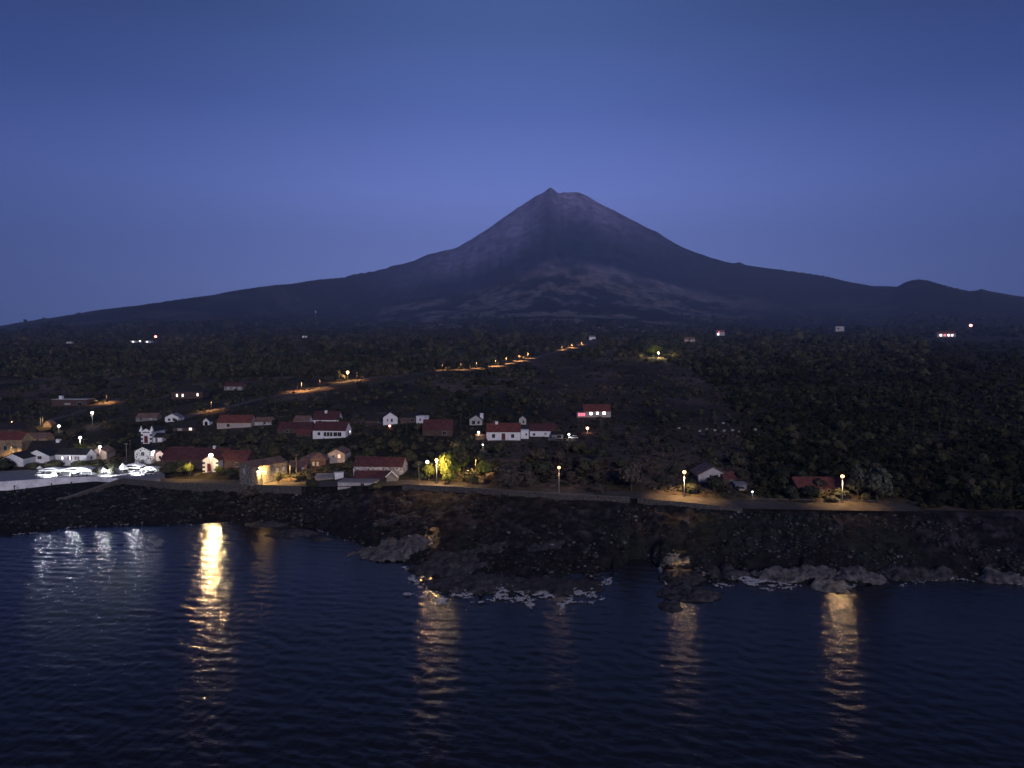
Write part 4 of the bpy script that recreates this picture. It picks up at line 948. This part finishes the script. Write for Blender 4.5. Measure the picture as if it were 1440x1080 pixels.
# ------------------------------------------------------------------ scrub and woodland (nobody could count it)
PR = np.array(PROT)
def scatter(name, n, xr, yr, size, tri_extra, cols, seed, zoff=.25, keep=None, hfac=.8, big=None):
    g = np.random.default_rng(seed); x = g.uniform(*xr, n); y = yr[0] + (yr[1]-yr[0])*g.random(n)
    X, Y, z = hit(x, y); ok = np.ones(n, bool)
    yc0 = np.interp(X/Y, U, Yc); fl = np.interp(X/Y, U, flat)
    ok &= (Y > yc0 + fl + 2) | ((X/Y > .605) & (Y > yc0 + 1.5)); pmx, pwx = plots(X, Y); ok &= (g.random(n) < .35 + .75*(pmx-.62)) | (pwx > .2) | (Y > 1200)
    if keep is not None: ok &= keep(X, Y, g)
    rm = size(Y, g)*np.where(g.random(n) < .05, 1.8, 1.0); s = Y/FPX
    for x0, y0, x1, y1, yy in PR:
        ok &= ~((x + rm/s > x0) & (x - rm/s < x1) & (y > y0) & (y - rm*1.2/s < y1) & (Y < yy + 1))
    X, Y, z, rm = X[ok], Y[ok], z[ok], rm[ok]; k = len(X)
    base = I0v if False else I1v_; nv = len(base)
    rot = g.random(k)*6.28; c_, s_ = np.cos(rot), np.sin(rot)
    jit = 1 + .5*(g.random((k, nv)) - .5); bv = base[None]*jit[..., None]*.86
    sx_ = rm*(.8 + .5*g.random(k)); sz_ = rm*hfac*(.6 + .7*g.random(k))
    v = np.stack([(bv[...,0]*c_[:,None] - bv[...,1]*s_[:,None])*sx_[:,None] + X[:,None], (bv[...,0]*s_[:,None] + bv[...,1]*c_[:,None])*sx_[:,None] + Y[:,None], (bv[...,2] + zoff)*sz_[:,None] + z[:,None]], -1)
    f = (I1f_[None] + (np.arange(k)*nv)[:, None, None]).reshape(-1, 3)
    ci = g.integers(0, len(cols), k); pt = .32 + .60*vnoise(X/26, Y/34, 77)[:,None]; col = np.asarray(cols)[ci]*(.78 + .44*g.random((k,1)))*pt; col = np.repeat(col, nv, 0)
    v = v.reshape(-1, 3)
    # loose leaf sprays over every bush
    e = tri_extra; d = g.normal(size=(k, e, 3)); d /= np.linalg.norm(d, axis=2)[...,None]; d[...,2] = np.abs(d[...,2])
    p = d*np.stack([sx_, sx_, sz_], -1)[:,None]*(.9 + .35*g.random((k,e,1))) + np.stack([X, Y, z + zoff*sz_], -1)[:,None]
    t1 = g.normal(size=(k,e,3)); t2 = g.normal(size=(k,e,3)); sc_ = (rm*.36)[:,None,None]
    q = np.stack([p - t1*sc_*.6, p + t1*sc_*.6, p + t2*sc_*.8], 2).reshape(-1, 3)
    f2 = np.arange(len(q)).reshape(-1, 3) + len(v)
    o_ = npmesh(name, np.concatenate([v, q]), np.concatenate([f, f2]), SCRUB, col=np.concatenate([col, np.repeat(np.asarray(cols)[ci]*(.8+.5*g.random((k,1)))*pt, e*3, 0)])); o_['kind'] = 'stuff'; return o_
def ico0():
    bm = bmesh.new(); bmesh.ops.create_icosphere(bm, subdivisions=1, radius=1); bm.free()
    t = (1+5**.5)/2; v = np.array([(-1,t,0),(1,t,0),(-1,-t,0),(1,-t,0),(0,-1,t),(0,1,t),(0,-1,-t),(0,1,-t),(t,0,-1),(t,0,1),(-t,0,-1),(-t,0,1)], float); v /= np.linalg.norm(v[0])
    f = np.array([(0,11,5),(0,5,1),(0,1,7),(0,7,10),(0,10,11),(1,5,9),(5,11,4),(11,10,2),(10,7,6),(7,1,8),(3,9,4),(3,4,2),(3,2,6),(3,6,8),(3,8,9),(4,9,5),(2,4,11),(6,2,10),(8,6,7),(9,8,1)]); return v, f
I1v_, I1f_ = ico0()
SCRUB = mat('scrub_foliage', (.04,.04,.03), .85, .5, .5, attr='albedo', spec=.1)
GREEN = [(.070,.074,.042),(.052,.058,.038),(.090,.086,.050),(.098,.084,.058),(.038,.042,.030)]
PURP = [(.088,.072,.060),(.070,.060,.050),(.046,.048,.034),(.105,.082,.066)]
FOREST = [(.042,.043,.022),(.032,.034,.020),(.056,.054,.028),(.024,.026,.017)]
infield = lambda X, Y: (X/Y > .03) & (X/Y + (Y-320)*.00022 < .335)
scatter('scrub', 10500, (-160, 1000), (505, 712), lambda Y, g: np.clip(.5 + 1.6*g.random(len(Y))**2, .4, 2.2)*np.clip(Y/320, 1, 1.7), 11, GREEN, 1, keep=lambda X, Y, g: ~infield(X, Y) | (g.random(len(X)) < .2))
scatter('field_scrub', 5200, (680, 1200), (490, 700), lambda Y, g: (.4 + 1.0*g.random(len(Y))**2)*np.clip(Y/320, 1, 1.8), 11, PURP, 2, keep=lambda X, Y, g: infield(X, Y))
scatter('forest', 10500, (980, 1600), (480, 716), lambda Y, g: (1.2 + 1.4*g.random(len(Y)))*np.clip(Y/420, .8, 1.8), 12, FOREST, 3, keep=lambda X, Y, g: X/Y + (Y-320)*.00022 > .335)
scatter('far_woodland', 7000, (-120, 1560), (440, 474), lambda Y, g: (1.6 + 2.2*g.random(len(Y)))*np.clip(Y/520, 1, 7), 6, [(.050,.050,.040),(.060,.056,.044),(.038,.038,.033)], 8, hfac=.8, keep=lambda X, Y, g: (Y > 1500) & (Y < 6500) & (g.random(len(X)) < np.clip(1.25 - Y/5200, .05, 1)) & (1.7*fbm(X/380, Y/600, 15, 3) > -.35 + (Y-2300)/6000))
scatter('woodland', 9000, (-120, 1300), (470, 530), lambda Y, g: (1.6 + 1.8*g.random(len(Y)))*np.clip(Y/520, 1, 3.2), 8, GREEN, 4, hfac=1.0, keep=lambda X, Y, g: (Y > 520) & ~(infield(X, Y) & (Y < 900)))

# ------------------------------------------------------------------ shore: rubble, outcrops, foam
def rubble(name, n, seed):
    g = np.random.default_rng(seed); x = g.uniform(-120, 1560, n); u, _ = ue(x, np.full(n, 740.)); yw = np.interp(u, U, Yw); yc0 = np.interp(u, U, Yc)
    Y = yw - 1 + (yc0 - 1.2 - yw)*g.random(n)**.9; X = u*Y; z = gz(X, Y); rm = .16 + .5*g.random(n)**4; k = n; nv = len(I1v_)
    keep = (vnoise(X/9, Y/9, 91) + .3*g.random(n) > .55); X, Y, z, rm = X[keep], Y[keep], z[keep], rm[keep]; k = len(X)
    v = I1v_[None]*(1 + .6*(g.random((k, nv))-.5))[..., None]*np.stack([rm*(.8+.6*g.random(k)), rm*(.8+.6*g.random(k)), rm*(.5+.4*g.random(k))], -1)[:, None] + np.stack([X, Y, z + rm*.15], -1)[:, None]
    c_ = np.where(g.random((k,1)) < .06, .08 + .10*g.random((k,1)), .028 + .05*g.random((k,1))**2)*np.array([[1, .95, .96]])
    o_ = npmesh(name, v.reshape(-1, 3), (I1f_[None] + (np.arange(k)*nv)[:, None, None]).reshape(-1, 3), mat('loose_lava_stone', (.05,.05,.05), .95, .3, 2, attr='albedo'), col=np.repeat(c_, nv, 0)); o_['kind'] = 'stuff'
rubble('rubble', 9000, 5)
ROCKM = {}
for nm, c, c2 in (('pale', (.035,.031,.031), (.17,.155,.15)), ('mid', (.014,.013,.014), (.080,.074,.076)), ('dark', (.016,.015,.017), (.055,.050,.052)), ('lit', (.08,.072,.06), (.30,.27,.21))):  # the lit tone is warmer and paler, lamplight put into its colour
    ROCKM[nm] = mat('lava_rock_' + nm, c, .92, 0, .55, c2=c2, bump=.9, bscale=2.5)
def outcrop(label, x0, x1, y0, y1, h, tone, seed, cat='rock'):
    cx, cy_ = (x0+x1)/2, (y0+y1)/2; P = at_sea(cx, y1); Pn = at_sea(cx, y0); b_ = max((Pn.y-P.y)/2*.75, .8); P = Vector((P.x, P.y + b_, 0)); a_ = (x1-x0)/2*P.y/FPX
    nx = int(min(90, max(16, a_*5))); ny = int(min(60, max(12, b_*5)))
    gx, gy = np.meshgrid(np.linspace(-1.1, 1.1, nx), np.linspace(-1.1, 1.1, ny), indexing='ij'); wx, wy = gx*a_, gy*b_
    r = np.sqrt(gx**2 + gy**2) + .45*fbm(wx/3.2 + seed, wy/2.2, seed, 3)
    gg = np.maximum(gz(wx+P.x, np.maximum(wy+P.y, 139)), 0)*.9
    z = gg + h*np.sqrt(np.clip(1 - r**2, 0, 1))*(.75 + .5*fbm(wx/2.0, wy/2.0 + seed, seed+5, 3)) + np.where(r < 1, .45*h*(.5-2.2*np.abs(fbm(wx/1.3, wy/1.3, seed+9, 3))), 0) - .35*np.clip(r-1, 0, 1)*4 - .12
    o_ = npmesh('rock', np.stack([wx, wy, z], -1).reshape(-1, 3), grid_faces(nx, ny), ROCKM[tone]); o_.location = P
    return tag(o_, label, cat)
OUT = [('long pale lava shelf lying in the water left of centre',490,606,763,789,1.6,'pale',3),('small rock lit yellow at the right tip of the pale shelf',592,624,762,777,.55,'lit',4),('grey ridge of rocks in front of the lit rock tip',580,680,780,812,1.4,'mid',5),
 ('broad dark rock shelf behind the foam in the centre',596,740,800,836,1.2,'mid',6),('low dark rock shelf right of the centre foam',720,850,806,838,1.2,'dark',7),('low pale rocks awash at the foot of the dark slope',655,720,778,792,1.0,'mid',8),('narrow line of rocks awash right of the pale ones',740,806,779,791,.9,'mid',9),
 ('rock lit yellow by the bend lamp at the cove',930,980,784,803,.55,'lit',10),('dark rock block beside the lit rock of the cove',938,1000,798,826,1.9,'dark',11),('low rock standing alone in the water below the cove',932,966,842,860,1.0,'mid',12),('rocky point with rough edges right of the cove',935,1018,818,846,1.5,'mid',13),
 ('low rocks left of the white foam patch on the right',1000,1062,800,816,1.3,'mid',14),('band of grey boulders behind the rightmost reflection',1060,1180,802,820,1.5,'pale',15),('grey boulders right of the rightmost reflection',1170,1262,806,822,1.6,'pale',16),('rock lit by the rightmost lamp at the water edge',1150,1212,814,834,.9,'lit',17),
 ('line of dark boulders toward the right edge',1250,1360,802,818,1.4,'mid',18),('pale boulders at the right edge of the shore',1388,1450,806,822,1.5,'pale',19),('long low rock left of centre under the slope',372,440,742,756,1.1,'mid',20),('small flat rock in the water beyond the slope foot',434,466,754,762,.7,'mid',21),('low rocks under the barn slope at the waterline',520,592,744,757,1.2,'mid',22),('dark rocks at the foot of the left slope',338,398,733,742,.9,'mid',23)]
for a_ in OUT: outcrop(*a_)
def foam(name, ells, lines, seed):
    g = np.random.default_rng(seed); PX_ = []; 
    for (x0, x1, y0, y1, n_) in ells:
        a0 = at_sea((x0+x1)/2, (y0+y1)/2); dx = (x1-x0)/2*a0.y/FPX; dy = (at_sea(x0, y0).y - at_sea(x0, y1).y)/2
        t = g.random(n_)*6.28; rr = np.sqrt(g.random(n_)); PX_.append(np.stack([a0.x + np.cos(t)*rr*dx, a0.y + np.sin(t)*rr*dy], 1))
    for (x0, x1, n_, wd) in lines:
        u = ue(g.uniform(x0, x1, n_), np.full(n_, 820.))[0]; Y = np.interp(u, U, Yw) - .8 + g.normal(0, wd, n_) - 2.5*vnoise(u*40, u*0, 7); PX_.append(np.stack([u*Y, Y], 1))
    P_ = np.concatenate(PX_); X, Y = P_[:,0], P_[:,1]
    dens = sstep(.42, .72, vnoise(X/2.6, Y/1.8, 33))*sstep(.35, .65, vnoise(X/.8, Y/.6, 35))
    ok = (g.random(len(X)) < dens) & (gz(X, np.maximum(Y, 139)) < .5); X, Y = X[ok], Y[ok]; k = len(X)
    s1 = g.uniform(.05, .15, (k,1,1))*np.stack([g.uniform(1, 2.4, k), np.ones(k), np.full(k, .6)], -1)[:,None]
    v = I1v_[None]*(1 + .6*(g.random((k,12,1))-.5))*s1 + np.stack([X, Y, .16 + .22*g.random(k) + np.maximum(gz(X, np.maximum(Y, 139)), 0)], -1)[:,None]
    o_ = npmesh(name, v.reshape(-1,3), (I1f_[None] + (np.arange(k)*12)[:,None,None]).reshape(-1,3), M['foam'], smooth=True); o_['kind'] = 'stuff'
foam('foam', [(566,622,832,842,700),(640,750,822,840,1300),(740,830,818,836,2000),(790,850,832,850,700),(1016,1072,814,824,2200),(1060,1096,822,832,400),(1100,1130,826,834,200),(936,962,848,855,500),(660,708,781,788,500),(740,800,783,789,400),(884,904,782,787,160)],
     [(562,860,11000,2.0),(925,1120,3200,1.0),(1120,1440,900,.8),(0,540,700,.6)], 6)

# pale stones in a row on the dark right field
sv, sf = ico0(); STME = bpy.data.meshes.new('stone'); STME.from_pydata((sv*(1+.4*(rng.random(12)-.5))[:,None]).tolist(), [], sf.tolist()); STME.materials.append(M['concrete'])
for i, (x, y) in enumerate(((955,603),(963,602),(984,607),(994,605),(1005,606),(1018,606.5),(1030,606),(1040,608),(1051,609.5),(1062,605),(1060,613),(1068,613.5),(1017,596))):
    o_ = bpy.data.objects.new('stone', STME); o_.location = at(x, y) + Vector((0,0,.3)); o_.scale = (.9,.7,.7); link(o_)
    tag(o_, 'pale stone in the broken row across the dark right field', 'stone', 'pale stones in a row on the right field')

# mast on the left slope
P = at(444, 451); s = P.y/FPX; root = empty('radio_mast', P, 'thin pale radio mast high on the left mountain slope', 'mast'); hh = 11*s
v, f = tube_vf([(0,0,-2),(0,0,hh)], [1.2,.7], 6); mesh('pole', v, f, M['pole'], root); v, f = tube_vf([(0,0,hh),(0,0,hh+3*s)], [3.0,3.0], 8); mesh('antenna', v, f, M['white'], root)

# floodlights of the plaza
for lb, x, y, p in (('low floodlight in front of the left white canopy',62,673,5200),('low floodlight before the long middle canopy',102,673,8000),('low floodlight among the plaza shrubs',146,672,7000),('low floodlight at the right canopy of the plaza',190,670,6500)):
    P = at(x, y); root = empty('floodlight', P, lb, 'floodlight')
    v, f = tube_vf([(0,0,-.2),(0,0,2.6)], [.06,.05], 6); mesh('post', v, f, M['black'], root); v, f = box_vf(-.3,.3,-.08,.08,2.6,2.9); mesh('lamp_head', v, f, M['black'], root)
    dv = Vector((-P.x, -P.y, 0)).normalized(); point('lamp_light', (dv.x*.3, dv.y*.3, 2.75), 1700, (.93,.96,1.0), .3, root, 44, (dv.x, dv.y, .12), .5)  # seaward beam added to make the bright reflections on the water
    point('flood_light', (0,.4,2.75), p*1.0, (.93,.96,1.0), .2, root, 120, (0,1,-.35), .5)

# ------------------------------------------------------------------ evening haze between the camera and the mountain
hm = bpy.data.materials.new('evening_haze'); hm.use_nodes = True; n = hm.node_tree.nodes; n.remove(n['Principled BSDF'])
pv_ = n.new('ShaderNodeVolumePrincipled'); pv_.inputs['Density'].default_value = 7.2e-5; pv_.inputs['Color'].default_value = (.42,.56,1.0,1); pv_.inputs['Anisotropy'].default_value = 0.0
hm.node_tree.links.new(pv_.outputs[0], n['Material Output'].inputs['Volume'])
v, f = box_vf(-40000, 40000, -15000, 15000, -9.5, 2700); o = mesh('haze', v, f, hm); o['kind'] = 'stuff'
